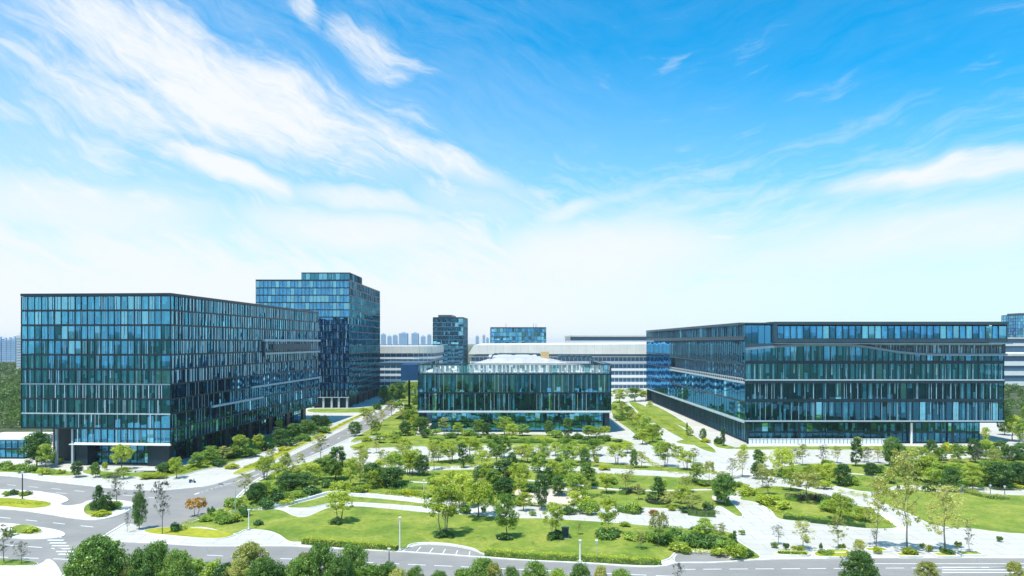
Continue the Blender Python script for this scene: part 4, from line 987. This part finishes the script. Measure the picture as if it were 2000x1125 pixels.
zone('on the near lawn', 'trees on the near lawn', fill(10, 1230, 1460, 1040, 1080, ['bush','darkbush','brightbush','sparse'], 11, (26, 40)) + [
    ('multi',663,1021,958,62),('multi',866,1046,948,84),('bright',935,1011,938,78),('mid',990,1052,966,52),('multi',1080,1052,985,58),('bright',1187,1046,973,46),('darkbush',1186,1050,1026,60),
    ('darkbush',1085,1053,1036,50),('darkbush',866,1050,1036,48),('darkbush',985,1054,1038,40),('umbrella',1285,1070,1003,40),('bush',1240,1052,1035,60),('bush',1290,1060,1036,70),
    ('darkbush',1350,1066,1038,60),('mid',1375,1058,1015,50),('darkbush',1395,1072,1040,52),('brightbush',1330,1078,1056,50),('bush',1420,1082,1050,44),('cone',1433,1068,1038,20),('brightbush',1440,1090,1062,52),
    ('brightbush',1405,1087,1068,40),('sparse',1130,1046,1020,16),('darkbush',505,1027,1014,24),('darkbush',655,1025,1008,34),('bush',1360,1046,1024,36),('darkbush',1462,1088,1072,34),
    ('bush',1220,1030,1018,26),('darkbush',1320,1048,1030,34)])
zone('beside the long lower path', 'trees beside the lower path', fill(12, 850, 1400, 990, 1012, ['redbush','darkbush','goldbush','bush','sparse'], 5, (24, 40)) + [
    ('bright',905,990,925,60),('dense',1058,996,925,30),('mid',1128,988,925,50),('bright',1120,1000,960,34),('bush',1150,1004,972,44),('darkbush',1110,1004,985,34),('bright',1022,998,962,34),('sparse',1185,1006,970,30),
    ('bush',1235,1000,975,44),('darkbush',1243,1000,988,36),('sparse',1355,1002,965,48),('darkbush',1385,1000,978,34),('darkbush',1340,1000,986,44),('dense',1415,985,928,56),('sparse',1410,960,922,60),('brightbush',1145,995,965,50),
    ('darkbush',905,1002,988,46),('darkbush',870,975,952,40),('bright',860,978,930,46),('dense',985,975,935,44),('darkbush',1012,988,966,36),('sparse',1310,992,960,40),('bright',1330,985,950,40)])
zone('in the middle of the park', 'trees in the middle of the park', fill(16, 850, 1480, 930, 985, ['sparse','bright','darkbush','bush','redbush','multi'], 6, (24, 46)) + [
    ('bright',950,958,905,46),('dense',940,955,912,40),('mid',965,968,918,44),('bright',1015,952,902,54),('dense',985,945,900,40),('darkbush',1035,962,940,44),('column',1070,955,912,24),('bright',1078,948,900,34),
    ('mid',1110,950,902,44),('mid',1145,955,905,46),('dense',1092,970,930,34),('cone',1285,980,933,50),('sparse',1222,958,924,34),('umbrella',1577,984,924,60),('bright',880,955,920,50),('mid',850,962,925,44),
    ('bush',1190,945,930,40),('bush',1160,948,936,30),('sparse',1340,962,930,40),('sparse',1500,968,915,44),('brightbush',1500,985,960,60),('brightbush',1460,968,948,44),('bush',1615,1000,975,44),('bright',1640,1018,965,60),
    ('bright',1545,960,915,40),('bright',1690,1020,990,40),('umbrella',1148,975,940,18),('mid',1055,925,885,40),('goldbush',905,932,921,34),('bush',1375,950,936,30),('bush',1345,945,934,30),('brightbush',1530,995,975,40)])
zone('beside the sloping road', 'trees in the belt beside the sloping road', fill(12, 490, 830, 915, 960, ['sparse','bright','multi','bright','brightbush'], 7, (30, 50)) + [
    ('sparse',478,968,925,40),('bush',455,992,968,44),('dense',500,985,945,46),('mid',520,978,940,50),('darkbush',545,980,955,44),('dense',560,962,925,44),('multi',518,938,893,40),('bright',545,948,905,46),
    ('sparse',562,945,892,34),('sparse',583,940,886,36),('dense',590,960,925,50),('bright',605,948,905,44),('mid',625,938,898,44),('column',655,938,875,42),('darkbush',640,952,932,44),('bright',685,950,895,40),
    ('sparse',703,935,880,38),('dense',728,948,905,40),('bright',740,940,898,44),('mid',770,946,885,50),('dense',765,952,915,50),('goldbush',746,950,932,30),('dense',825,930,890,30),('bright',800,925,885,44),('sparse',848,918,868,36),
    ('brightbush',665,958,938,50),('brightbush',700,962,944,50),('goldbush',800,968,957,60),('sparse',780,905,868,36),('sparse',735,885,862,30),('bright',705,885,868,40),('darkbush',525,992,970,50),('bush',430,1010,992,40),
    ('bush',400,1018,1004,36),('darkbush',480,1008,985,40),('bush',440,1022,1002,44),('darkbush',610,966,946,50),('bush',575,972,955,44),('goldbush',560,985,975,30),('darkbush',412,1008,986,22),('brightbush',460,1020,1002,36),
    ('darkbush',345,1038,1016,26),('sparse',627,897,850,42)])
zone('before the middle building', 'trees and shrubs before the middle glass building', [
    ('mid',822,848,815,36),('sparse',868,852,815,28),('bush',845,850,832,34),('mid',895,850,826,30),('bush',915,852,834,34),('mid',935,850,820,36),('dense',950,852,826,22),('darkbush',930,855,842,30),('mid',985,850,815,40),
    ('bright',1000,858,828,34),('darkbush',960,858,844,26),('bush',880,856,842,34),('dense',1072,852,822,20),('bush',1085,856,836,30),('column',1110,858,818,20),('darkbush',1128,858,842,30),('mid',1150,854,832,30),
    ('bright',1165,856,834,34),('bush',1180,862,846,34),('goldbush',1215,874,864,30),('darkbush',1205,864,856,24),('goldbush',1060,862,850,34),('bush',1030,862,852,34),('bush',850,862,852,36),('bush',905,864,853,36),('bush',1100,866,855,36),
    ('mid',1020,852,830,30),('dense',830,856,838,22),('darkbush',1145,862,850,24),('bright',1180,852,832,26)])
zone('in the plaza row', 'trees in the plaza row', fill(14, 700, 1190, 882, 922, ['sparse','bright','multi','mid','goldbush','brightbush'], 4) + [
    ('bright',857,905,860,36),('bright',883,902,860,38),('column',905,914,866,18),('darkbush',918,906,885,22),('bright',942,912,878,40),('mid',970,910,850,40),('mid',985,895,850,40),('dense',1000,922,885,24),('bright',1030,905,868,40),
    ('sparse',1018,905,872,30),('mid',1065,905,858,30),('cone',1045,920,885,24),('mid',1105,912,868,44),('bright',1135,905,866,36),('dense',1142,918,876,22),('sparse',1160,912,878,24),('multi',1205,908,868,46),('bright',1225,885,864,36),
    ('dense',1238,915,880,18),('sparse',1252,915,882,34),('multi',1300,912,866,48),('mid',1290,890,862,36),('multi',1340,918,880,44),('bare',1355,905,876,34),('bright',1325,892,872,30),('umbrella',1385,942,902,22),('bright',1085,890,864,30),
    ('mid',1120,888,862,34),('mid',930,890,862,30),('brightbush',1090,912,900,34),('goldbush',1180,918,908,30),('bush',1010,915,903,34),('dense',1090,925,896,24),('mid',1160,890,858,40)])
zone('beside the diagonal walk', 'trees between the middle and long buildings', [
    ('sparse',1215,812,785,26),('bush',1210,822,806,26),('mid',1225,820,794,26),('sparse',1235,832,800,26),('bright',1250,842,806,30),('mid',1262,852,815,30),('bright',1275,865,828,36),('mid',1285,860,832,26),('bright',1255,868,838,30),('cone',1342,850,826,8),
    ('bright',1348,852,838,18),('dense',1372,862,838,16),('goldbush',1378,864,854,26),('dense',1411,872,838,12),('darkbush',1402,868,850,20),('bright',1210,787,760,40),('mid',1240,784,758,40),('bright',1262,782,762,34),
    ('bush',1200,800,788,24),('darkbush',1245,858,846,26),('bright',1270,795,783,10)])
zone('before the long dark building', 'trees before the long dark building', fill(14, 1440, 1990, 885, 912, ['sparse','bright','bare','bush','goldbush'], 8, (24, 40)) + [
    ('sparse',1450,932,880,40),('column',1480,920,880,22),('bright',1525,932,874,52),('bare',1552,905,876,26),('dense',1478,935,905,26),('sparse',1568,910,868,30),('bare',1608,912,868,34),('sparse',1635,905,872,30),('column',1671,912,858,20),
    ('bare',1695,912,874,34),('sparse',1715,905,872,30),('dense',1742,912,856,36),('dense',1755,905,868,34),('mid',1735,895,872,26),('bare',1430,935,895,28),('sparse',1490,955,905,38),('bright',1800,906,872,30),('dense',1820,900,860,22),('mid',1835,905,875,32),
    ('goldbush',1850,885,862,34),('mid',1870,905,868,34),('dense',1905,905,858,22),('mid',1925,900,866,34),('dense',1955,895,862,30),('mid',1940,905,875,30),('dense',1975,905,872,34),('dense',1995,900,866,34),('bright',1775,905,880,30),
    ('bright',1925,868,835,20),('bright',1977,862,812,44),('dense',1962,850,800,26),('mid',1998,870,820,34),('goldbush',1935,870,860,26),('mid',2000,850,795,24),('bush',1890,885,868,30)])
zone('on the far lawn', 'trees on the far lawn', fill(12, 1500, 1990, 915, 955, ['sparse','bright','redbush','bush','darkbush'], 9, (26, 44)) + [
    ('mid',1790,940,898,50),('bright',1815,945,890,50),('mid',1840,952,905,56),('dense',1855,960,915,40),('mid',1870,945,905,40),('bright',1900,958,905,36),('mid',1925,950,900,50),('dense',1955,955,905,50),('bright',1965,940,900,50),
    ('dense',1990,952,905,50),('mid',2012,945,900,40),('dense',1647,950,908,40),('bright',1620,945,905,40),('bright',1600,940,905,34),('darkbush',1712,925,908,40),('bush',1745,930,912,40),('dense',1700,930,905,30),('mid',1760,925,895,44),
    ('brightbush',1610,955,935,36),('bush',1670,948,930,30),('darkbush',1820,962,946,36),('darkbush',1900,948,932,60),('darkbush',1945,950,936,60),('goldbush',1985,952,940,50),('bright',1580,950,910,36),('mid',1735,945,918,30)])
zone('at the street corner', 'street trees in planters', fill(9, 1490, 1960, 1055, 1080, ['bush','goldbush','darkbush','bare'], 10, (24, 36)) + [
    ('sparse',1711,1072,930,62),('sparse',1772,1081,876,84),('sparse',1846,1081,950,96),('bare',1893,1078,1028,24),('sparse',1637,1076,1008,44),('sparse',1568,1073,1018,50),('bare',1520,1064,1026,30),('bush',1612,1085,1072,36),
    ('goldbush',1775,1085,1068,34),('goldbush',1712,1080,1066,26),('bush',1848,1084,1068,30),('darkbush',1603,1074,1058,8),('goldbush',1560,1078,1066,30),('darkbush',1535,1074,1060,16),('umbrella',1680,1094,1060,30)])
zone('beside the ten storey block', 'trees along the ten storey block', [
    ('bright',238,917,868,40),('dense',149,932,902,26),('dense',187,932,905,24),('goldbush',120,926,915,20),('dense',72,912,846,50),('mid',90,914,868,34),('bush',30,918,902,40),('bush',55,922,905,40),('bush',8,915,898,40),('brightbush',85,928,912,26),
    ('bright',242,935,912,30),('bush',215,932,924,40),('goldbush',300,933,925,60),('bright',345,934,892,30),('dense',325,925,905,40),('bush',330,920,900,40),('mid',412,908,872,40),('sparse',438,902,872,36),('bright',470,895,850,44),
    ('bright',505,882,848,36),('dense',450,896,878,40),('darkbush',430,910,892,40),('bush',490,892,872,40),('darkbush',520,880,862,44),('dense',548,868,838,30),('bright',545,856,820,20),('dense',575,856,828,34),('dense',600,848,820,34),
    ('dense',618,838,812,28),('dense',634,832,812,22),('darkbush',560,872,852,50),('darkbush',590,862,846,40),('bush',628,846,830,40),('goldbush',555,880,870,30),('mid',385,915,885,34),('goldbush',455,915,904,36),('bush',110,905,888,30),
    ('bush',180,918,908,20),('brightbush',205,918,900,14)])
zone('at the upper road end', 'trees along the upper end of the sloping road', [
    ('dense',694,852,824,26),('sparse',725,850,800,30),('bright',735,850,822,28),('sparse',745,832,800,26),('dense',752,788,754,26),('mid',765,786,750,28),('dense',780,784,748,30),('mid',800,786,746,34),('bright',812,778,744,30),
    ('sparse',765,812,782,26),('sparse',783,822,795,26),('mid',800,834,800,30),('bright',812,842,808,30),('dense',792,852,824,26),('bush',775,858,840,30),('bright',770,866,848,30),('mid',740,866,850,34),('darkbush',735,800,785,26),
    ('bright',710,812,796,24),('bush',775,796,780,30),('goldbush',718,862,852,30),('brightbush',755,855,843,30),('bush',800,802,786,26),('sparse',718,830,802,22),('bright',795,820,790,26),('mid',815,800,770,30)])
zone('around the road junction', 'trees around the road junction', [
    ('cone',192,998,950,34),('bare',230,996,922,44),('dense',205,1000,968,26),('dense',272,1034,965,28),('bare',272,1034,945,36),('bare',317,1044,930,44),('flower',383,1008,974,34),('bare',8,1102,1025,50),('bare',42,1104,1058,36),
    ('bare',249,1040,1002,14),('goldbush',44,970,958,18),('darkbush',26,968,954,22),('darkbush',56,968,956,16),('bush',12,970,958,20),('bush',18,1048,1030,26),('darkbush',226,996,978,26),('darkbush',182,996,980,26),('brightbush',60,1042,1028,34),
    ('goldbush',200,1008,996,44)])
zone('along the street edge', 'street trees along the near edge', [
    ('big',192,1215,1055,140),('bigdark',312,1200,1063,96),('bigolive',255,1210,1099,60),('mid',372,1195,1092,90),('bigolive',487,1190,1063,100),('big',440,1205,1105,80),('bigdark',545,1205,1107,90),('bigolive',590,1200,1085,60),('big',625,1200,1069,90),
    ('bigdark',690,1190,1071,88),('bigdark',752,1200,1103,64),('bigdark',810,1190,1111,50),('bigdark',938,1195,1095,84),('bigolive',965,1200,1102,50),('bigdark',1045,1190,1101,76),('bigdark',1130,1190,1105,70),('bigolive',1175,1190,1107,46),
    ('big',1215,1190,1115,70),('bare',1325,1170,1097,34),('big',1678,1175,1082,84),('bigolive',1812,1165,1099,56),('bigolive',1985,1175,1099,44),('big',285,1215,1078,90),('bigdark',345,1215,1082,80),('mid',415,1205,1096,80),('bigolive',465,1215,1095,70),('big',520,1215,1096,90),('bigdark',585,1215,1096,90),('big',660,1215,1092,80),('mid',725,1205,1102,70),('bigolive',780,1215,1112,60),('mid',905,1200,1112,60),('bigdark',1000,1210,1112,60),('mid',1095,1205,1112,50),('bigdark',855,1200,1119,50)], 0.0)

# clipped hedges: dense leaf bodies following a line
def hedge(label, pts, width, height, leafm, dens=70, lsize=.09, name='hedge', group=None):
    P = spline([G(*p) for p in pts], 8, False); rng = random.Random(len(label)); st = np.random.RandomState(len(label)*3+1)
    o = empty(name, (P[0][0], P[0][1], 0)); tag(o, label, 'hedge', group)
    core = MB(); V = []; tot = 0
    for a, b in zip(P[:-1], P[1:]):
        a, b = Vector(a), Vector(b); L = (b-a).length
        if L < 1e-3: continue
        d = (b-a)/L; n = (-d.y, d.x)
        core.obox(a, d, n, -.02, L+.02, -width*.36, width*.36, 0, height*.8)
        c = int(L*dens*(width+height)/2)
        t = st.uniform(0, L, c); s_ = st.uniform(-.5, .5, c); h = st.uniform(0, 1, c)**.7; side = st.rand(c) < .5
        s_ = np.where(side, np.sign(s_)*.5*st.uniform(.85, 1.08, c), s_); h = np.where(side, h, st.uniform(.84, 1.08, c))
        h = h*(1+.12*np.sin((t+tot)*1.7)); tot += L
        cc = np.stack([a.x+d.x*t+n[0]*s_*width, a.y+d.y*t+n[1]*s_*width, .1+h*height], 1)
        V.append(cc)
    cc = np.concatenate(V); N = len(cc)
    nr = st.normal(size=(N, 3)); nr[:, 2] = abs(nr[:, 2])+.4; nr /= np.linalg.norm(nr, axis=1)[:, None]
    up = st.normal(size=(N, 3)); a_ = np.cross(nr, up); a_ /= np.linalg.norm(a_, axis=1)[:, None]; b_ = np.cross(nr, a_); sz = (lsize*st.uniform(.6, 1.4, N))[:, None]
    v = np.stack([cc-a_*sz, cc-b_*sz*.6, cc+a_*sz, cc+b_*sz*.6], 1).reshape(-1, 3)
    f = bpy.data.objects.new('foliage', leaf_mesh('foliage', v, N, M[leafm])); C.objects.link(f); f.parent = o
    core.build('hedge_core', M['lf_dark'], o); rebase(o)
hedge('golden clipped hedge along the street kerb, below the tall white post', [(592,1061),(640,1065),(700,1070),(776,1076)], 1.5, 1.0, 'lf_gold', 120)
hedge('long golden clipped hedge along the street kerb beside the parking bay', [(948,1084),(1040,1091),(1150,1096),(1240,1101),(1290,1102)], 1.5, 1.0, 'lf_gold', 120)
hedge('dark purple leaved hedge ring at the foot of the thin tree', [(1216,968),(1225,964),(1245,964),(1253,968)], 2.2, 1.3, 'lf_purple', 120)
hedge('dark hedge ring at the foot of the cone shaped tree', [(1266,980),(1275,985),(1295,986),(1305,980)], 1.6, .9, 'lf_purple', 120)
hedge('purple black hedge ring at the foot of the flat topped tree', [(1546,980),(1560,977),(1595,977),(1612,983)], 3.4, 1.3, 'lf_purple', 120)
hedge('dark brown hedge curving beside the upper path', [(1344,937),(1360,944),(1385,949),(1408,948)], 2.0, .9, 'lf_dark', 100)
hedge('long curved olive hedge on the far lawn near the open path', [(1890,962),(1915,970),(1940,975),(1965,975)], 2.6, .9, 'lf_olive', 100)
hedge('low yellow hedge along the upper edge of the stone path', [(755,965),(800,968),(840,973)], 2.0, .7, 'lf_gold', 90)
hedge('green hedge line running down from the ten storey block to the road', [(345,926),(365,918),(398,905),(402,894)], 1.6, .8, 'lf_gold', 80)
hedge('straight low hedge in front of the middle glass building', [(850,868),(950,866),(1050,866),(1180,868)], 2.2, 1.0, 'lf_mid', 60, .13)
hedge('dark clipped hedge along the lower edge of the centre right lawn', [(1530,1014),(1600,1022),(1690,1032)], 1.2, .9, 'lf_dark', 100)
hedge('yellow green hedge strip before the white plaza at the street corner', [(1520,1084),(1545,1085),(1574,1086)], 1.2, .7, 'lf_gold', 90)
hedge('dark hedge on the pale terrace beside the purple shrub', [(1210,998),(1230,1002),(1250,1003)], 2.4, 1.0, 'lf_dark', 90)
hedge('purple brown hedge beside the white triangular plaza', [(1345,1005),(1370,1008),(1396,1009)], 1.6, 1.4, 'lf_purple', 100)
for i, (px, py) in enumerate(((1711, 1077), (1773, 1087), (1846, 1087), (1893, 1084), (1637, 1080))):
    x, y = G(px, py); o = empty('tree_planter', (x, y, 0)); tag(o, f'{ORD[i] if i < 3 else ORD[i]} square stone planter, counted along the street corner trees', 'planter', 'stone planters at the street corner')
    mb = MB(); mb.box(x-2, y-1.1, 0, x+2, y-.8, .45); mb.box(x-2, y+.8, 0, x+2, y+1.1, .45); mb.box(x-2, y-.8, 0, x-1.7, y+.8, .45); mb.box(x+1.7, y-.8, 0, x+2, y+.8, .45); mb.build('rim', M['kerb'], o)
    mb = MB(); mb.box(x-1.7, y-.8, 0, x+1.7, y+.8, .38); mb.build('soil', M['grass_gold'], o); rebase(o)
PL = ['planter under the middle sized sparse tree', 'planter under the tallest sparse tree', 'planter under the wide sparse tree', 'planter under the thin bare sapling near the picture edge', 'planter under the short forked tree']
for o in bpy.data.objects:
    if o.name.startswith('tree_planter'):
        k = 0 if '.' not in o.name else int(o.name.split('.')[-1]); o['label'] = 'pale stone ' + PL[k]

# ------------------------------------------------------------------ lamp posts
def lamp(px, py, top, label, m, arm=0.0, thick=.09, double=False):
    x, y = G(px, py); h = (py-top)*y/FPX
    o = empty('street_lamp', (x, y, 0)); tag(o, label, 'street lamp', 'street lamps and posts of the park')
    mb = MB(); mb.tube([(x, y, 0), (x, y, .5), (x, y, h)], [thick*1.6, thick, thick*.7], 8); mb.build('pole', M[m], o)
    mb = MB(); mb.box(x-thick*2.5, y-thick*2.5, 0, x+thick*2.5, y+thick*2.5, .25); mb.build('foot', M['concrete'], o)
    if arm:
        mb = MB(); s_ = 1 if arm > 0 else -1
        mb.tube([(x, y, h-.1), (x+arm*.35, y, h+.5), (x+arm, y, h+.55)], [thick*.6, thick*.5, thick*.4], 6); mb.build('arm', M[m], o)
        mb = MB(); mb.hexa([(x+arm-.5, y-.16, h+.42), (x+arm+.5, y-.16, h+.42), (x+arm+.5, y+.16, h+.42), (x+arm-.5, y+.16, h+.42), (x+arm-.42, y-.1, h+.58), (x+arm+.42, y-.1, h+.58), (x+arm+.42, y+.1, h+.58), (x+arm-.42, y+.1, h+.58)]); mb.build('lamp_head', M['slate_metal'], o)
    else:
        mb = MB(); mb.box(x-.22, y-.22, h, x+.22, y+.22, h+.12); mb.tube([(x, y, h-.45), (x, y, h)], [.13, .16], 8); mb.build('lamp_head', M['white_metal'], o)
    rebase(o)
lamp(781, 1075, 1011, 'tall white post at the end of the golden hedge', 'white_metal', thick=.13)
lamp(1133, 1098, 1056, 'white post rising out of the long golden hedge', 'white_metal', thick=.16)
lamp(486, 1035, 996, 'short white post at the corner of the near lawn', 'white_metal', thick=.12)
lamp(1165, 1095, 1056, 'thin grey post just beyond the white post in the long hedge', 'pale_metal', thick=.06)
lamp(760, 1110, 1072, 'thin black post standing in the street trees', 'dark_metal', thick=.08)
lamp(44, 976, 922, 'dark lamp post on the island with golden flower bed', 'dark_metal', thick=.14)
lamp(460, 1008, 950, 'grey lamp with long curved arm over the sloping road mouth', 'pale_metal', arm=-3.0)
lamp(531, 895, 838, 'dark lamp with short arm beside the ten storey block', 'dark_metal', arm=2.0)
lamp(1880, 962, 948, 'short path lamp beside the curved olive hedge', 'dark_metal', thick=.07)
lamp(1934, 966, 948, 'short path lamp above the curved olive hedge, the one over its middle', 'dark_metal', thick=.07)
lamp(1962, 966, 950, 'short path lamp above the far end of the curved olive hedge', 'dark_metal', thick=.07)
lamp(828, 968, 938, 'thin pale post on the lawn beside the two footpath ends', 'white_metal', thick=.07)

# ------------------------------------------------------------------ small things
x, y = G(1104, 1053); o = empty('utility_cabinet', (x, y, .14)); tag(o, 'dark utility cabinet with a vent door on the near lawn', 'cabinet')
mb = MB(); mb.box(x-.7, y-.4, .14, x+.7, y+.4, .3); mb.build('plinth', M['concrete'], o)
mb = MB(); mb.box(x-.62, y-.34, .3, x+.62, y+.34, 2.1); mb.build('body', M['slate_metal'], o)
mb = MB(); mb.box(x-.72, y-.44, 2.1, x+.72, y+.44, 2.2); mb.build('lid', M['dark_metal'], o)
mb = MB(); [mb.box(x-.5, y-.37, .6+k*.14, x-.06, y-.345, .66+k*.14) for k in range(9)]; mb.box(x+.06, y-.37, .45, x+.5, y-.345, 1.95); mb.build('door', M['dark_metal'], o); rebase(o)
x, y = G(376, 943); o = empty('parked_scooter', (x, y, 0)); tag(o, 'dark scooter parked on the pale pavement by the sloping road', 'scooter')
for dx in (-.62, .62):
    mb = MB(); mb.tube([(x+dx, y-.06, .27), (x+dx, y+.06, .27)], [.27, .27], 14); mb.build('wheel', M['dark_metal'], o)
mb = MB(); mb.hexa([(x-.75, y-.16, .35), (x+.25, y-.16, .3), (x+.25, y+.16, .3), (x-.75, y+.16, .35), (x-.85, y-.12, .75), (x-.05, y-.12, .7), (x-.05, y+.12, .7), (x-.85, y+.12, .75)]); mb.hexa([(x+.3, y-.15, .3), (x+.5, y-.15, .3), (x+.5, y+.15, .3), (x+.3, y+.15, .3), (x+.35, y-.12, 1.0), (x+.45, y-.12, 1.0), (x+.45, y+.12, 1.0), (x+.35, y+.12, 1.0)]); mb.build('body', M['blue_panel'], o)
mb = MB(); mb.box(x-.8, y-.14, .77, x-.1, y+.14, .87); mb.build('seat', M['dark_metal'], o)
mb = MB(); mb.tube([(x+.38, y-.32, 1.08), (x+.38, y+.32, 1.08)], [.03, .03], 6); mb.build('handlebar', M['dark_metal'], o); rebase(o)
for i, (px, py) in enumerate(((276, 921), (304, 1000000))[:1]):
    x, y = G(283, 923); o = empty('long_bench', (x, y, 0)); tag(o, 'dark long bench before the piers of the ten storey block', 'bench')
    mb = MB(); mb.box(x-3, y-.3, .4, x+3, y+.3, .5); mb.build('seat', M['dark_metal'], o)
    for dx in (-2.6, 0, 2.6):
        mb = MB(); mb.box(x+dx-.1, y-.25, 0, x+dx+.1, y+.25, .4); mb.build('leg', M['concrete'], o)
    rebase(o)

# ------------------------------------------------------------------ low mixed planting along paths and beds
def cover(name, label, lines, leafm, seed, dens=26, hgt=.45, ls=.12):
    st = np.random.RandomState(seed); V = []; rg = random.Random(seed)
    for wd, pts in lines:
        P = spline([G(*p) for p in pts], 5, False)
        for a, b in zip(P[:-1], P[1:]):
            a, b = np.array(a), np.array(b); L = float(np.hypot(*(b-a)))
            if L < 1e-3: continue
            d = (b-a)/L; nn = np.array([-d[1], d[0]]); c = int(L*wd*dens)
            if not c: continue
            K = max(1, int(L*wd/1.6)); ct = st.uniform(0, L, K); cs = st.uniform(-.5, .5, K)*wd; ch = st.uniform(.5, 1.6, K)*hgt
            ix = st.randint(0, K, c); r = st.uniform(0, 1, c)**.5*.75; an = st.uniform(0, 6.28, c)
            t = ct[ix]+r*np.cos(an); q = cs[ix]+r*np.sin(an); z = .2+ch[ix]*np.sqrt(np.maximum(0.02, 1-(r/.78)**2))*st.uniform(.6, 1.05, c)
            V.append(np.stack([a[0]+d[0]*t+nn[0]*q, a[1]+d[1]*t+nn[1]*q, z], 1))
    cc = np.concatenate(V); N = len(cc); nr = st.normal(size=(N, 3)); nr[:, 2] = abs(nr[:, 2])+.5; nr /= np.linalg.norm(nr, axis=1)[:, None]
    up = st.normal(size=(N, 3)); a_ = np.cross(nr, up); a_ /= np.linalg.norm(a_, axis=1)[:, None]; b_ = np.cross(nr, a_); sz = (ls*st.uniform(.6, 1.4, N))[:, None]
    v = np.stack([cc-a_*sz, cc-b_*sz*.6, cc+a_*sz, cc+b_*sz*.6], 1).reshape(-1, 3)
    o = bpy.data.objects.new(name, leaf_mesh(name, v, N, M[leafm])); C.objects.link(o); o['kind'] = 'stuff'; o['label'] = label
cover('ground_cover', 'low green ground cover along the paths and under the trees', [(5,[(440,1012),(500,990),(560,972),(620,962)]),(6,[(470,985),(540,955),(620,930),(700,925)]),(4,[(650,948),(740,955),(800,945)]),(4,[(835,866),(950,862),(1060,862),(1180,866)]),
    (5,[(1260,1052),(1330,1052),(1400,1062),(1440,1078)]),(4,[(1300,1036),(1370,1042),(1410,1050)]),(3,[(1205,800),(1235,830),(1275,862)]),(4,[(1560,930),(1660,940),(1740,938)]),(5,[(1780,945),(1880,948),(1990,950)]),(4,[(405,905),(480,885),(560,862),(620,838)]),
    (3,[(900,988),(980,985),(1060,990),(1130,990)]),(3,[(880,940),(960,955),(1010,950)]),(3,[(1050,935),(1110,942),(1160,950)]),(3,[(0,918),(60,922),(110,926)]),(3,[(755,850),(800,852),(815,835)])], 'lf_mid', 5)
cover('ground_cover', 'golden low shrubs edging the beds', [(2,[(300,930),(370,922),(400,900)]),(2.5,[(350,1030),(400,1014),(440,998),(480,985)]),(2.5,[(700,960),(760,966),(830,975)]),(2,[(900,874),(1000,874),(1100,876)]),(2.5,[(860,915),(940,912),(1040,914)]),
    (2,[(1100,925),(1180,928),(1240,932)]),(2,[(1230,878),(1300,920),(1380,924)]),(3,[(1440,968),(1480,960),(1530,958)]),(2.5,[(1490,990),(1540,1008),(1600,1014)]),(3,[(1640,1005),(1690,1015),(1735,1026)]),(2,[(1800,905),(1880,898),(1980,902)]),
    (1.2,[(1240,795),(1290,822),(1350,860)]),(1.2,[(470,918),(560,880),(650,838),(720,805)]),(2,[(1330,1080),(1380,1078),(1420,1086)]),(1.5,[(0,984),(50,986),(88,986)]),(2,[(1640,960),(1700,975),(1740,985)])], 'lf_gold', 6)
cover('ground_cover', 'dark low shrubs in the shade of the tree groups', [(3,[(500,998),(560,985),(600,972)]),(4,[(720,950),(770,955),(830,958)]),(3,[(940,962),(1000,970),(1050,975)]),(3,[(1090,962),(1150,968),(1190,972)]),(3,[(560,870),(600,855),(630,842)]),
    (3,[(1380,1062),(1430,1072),(1460,1084)]),(3,[(1700,945),(1760,940)]),(4,[(1850,958),(1920,954),(1990,956)]),(3,[(1340,1000),(1400,1003)]),(3,[(860,960),(900,968)])], 'lf_dark', 7)

# ------------------------------------------------------------------ far woods that read as one mass
def wood(regions, seed, n, name='far_woods', crown=5.5):
    st = np.random.RandomState(seed); V = []; N = 0; rng = random.Random(seed)
    for (pa, pb, d0, d1, cnt) in regions:
        for k in range(cnt):
            d = math.exp(rng.uniform(math.log(d0), math.log(d1))); px = rng.uniform(pa, pb); x = D(px, d); r = crown*rng.uniform(.6, 1.2)
            cen = []; rad = []
            for q in range(7):
                cen.append((x+rng.uniform(-.6, .6)*r, d+rng.uniform(-.6, .6)*r, r*rng.uniform(.25, 1.3))); rad.append((r*.5, r*.5, r*.42))
            v, m_ = leaves(rng, cen, rad, n, .5*(d/400)**.5); V.append(v); N += m_
    v = np.concatenate(V); o = bpy.data.objects.new(name, leaf_mesh(name, v, N, M['lf_wood'])); C.objects.link(o); o['kind'] = 'stuff'; o['label'] = 'mass of green trees far beyond the buildings'
    return o
M['lf_wood'] = leaf_mat('leaf_wood', (.05, .10, .02), (.10, .18, .035), (.20, .28, .06))
# world-fixed placement: wedges seen past both ends of the campus and behind it
wood([(-160, 44, 285, 1150, 420), (-300, -20, 250, 700, 60), (1962, 2250, 300, 1000, 200), (735, 850, 620, 1500, 60), (880, 1270, 900, 2000, 60)], 3, 230, crown=4.2)

# ------------------------------------------------------------------ summer haze
hm = bpy.data.materials.new('haze'); hm.use_nodes = True
ht = NT(hm.node_tree); ht.n.clear()
pvn = ht.new('ShaderNodeVolumePrincipled'); pvn.inputs['Density'].default_value = HAZE; ht.put(pvn.inputs['Color'], (.86, .95, 1.0))
ho = ht.new('ShaderNodeOutputMaterial'); ht.l.new(pvn.outputs[0], ho.inputs['Volume'])
mb = MB(); mb.box(-12100, -12100, -1.1, 12100, 12100, 84); o = mb.build('haze', hm); o['kind'] = 'stuff'; o['label'] = 'thin summer haze over the whole campus'
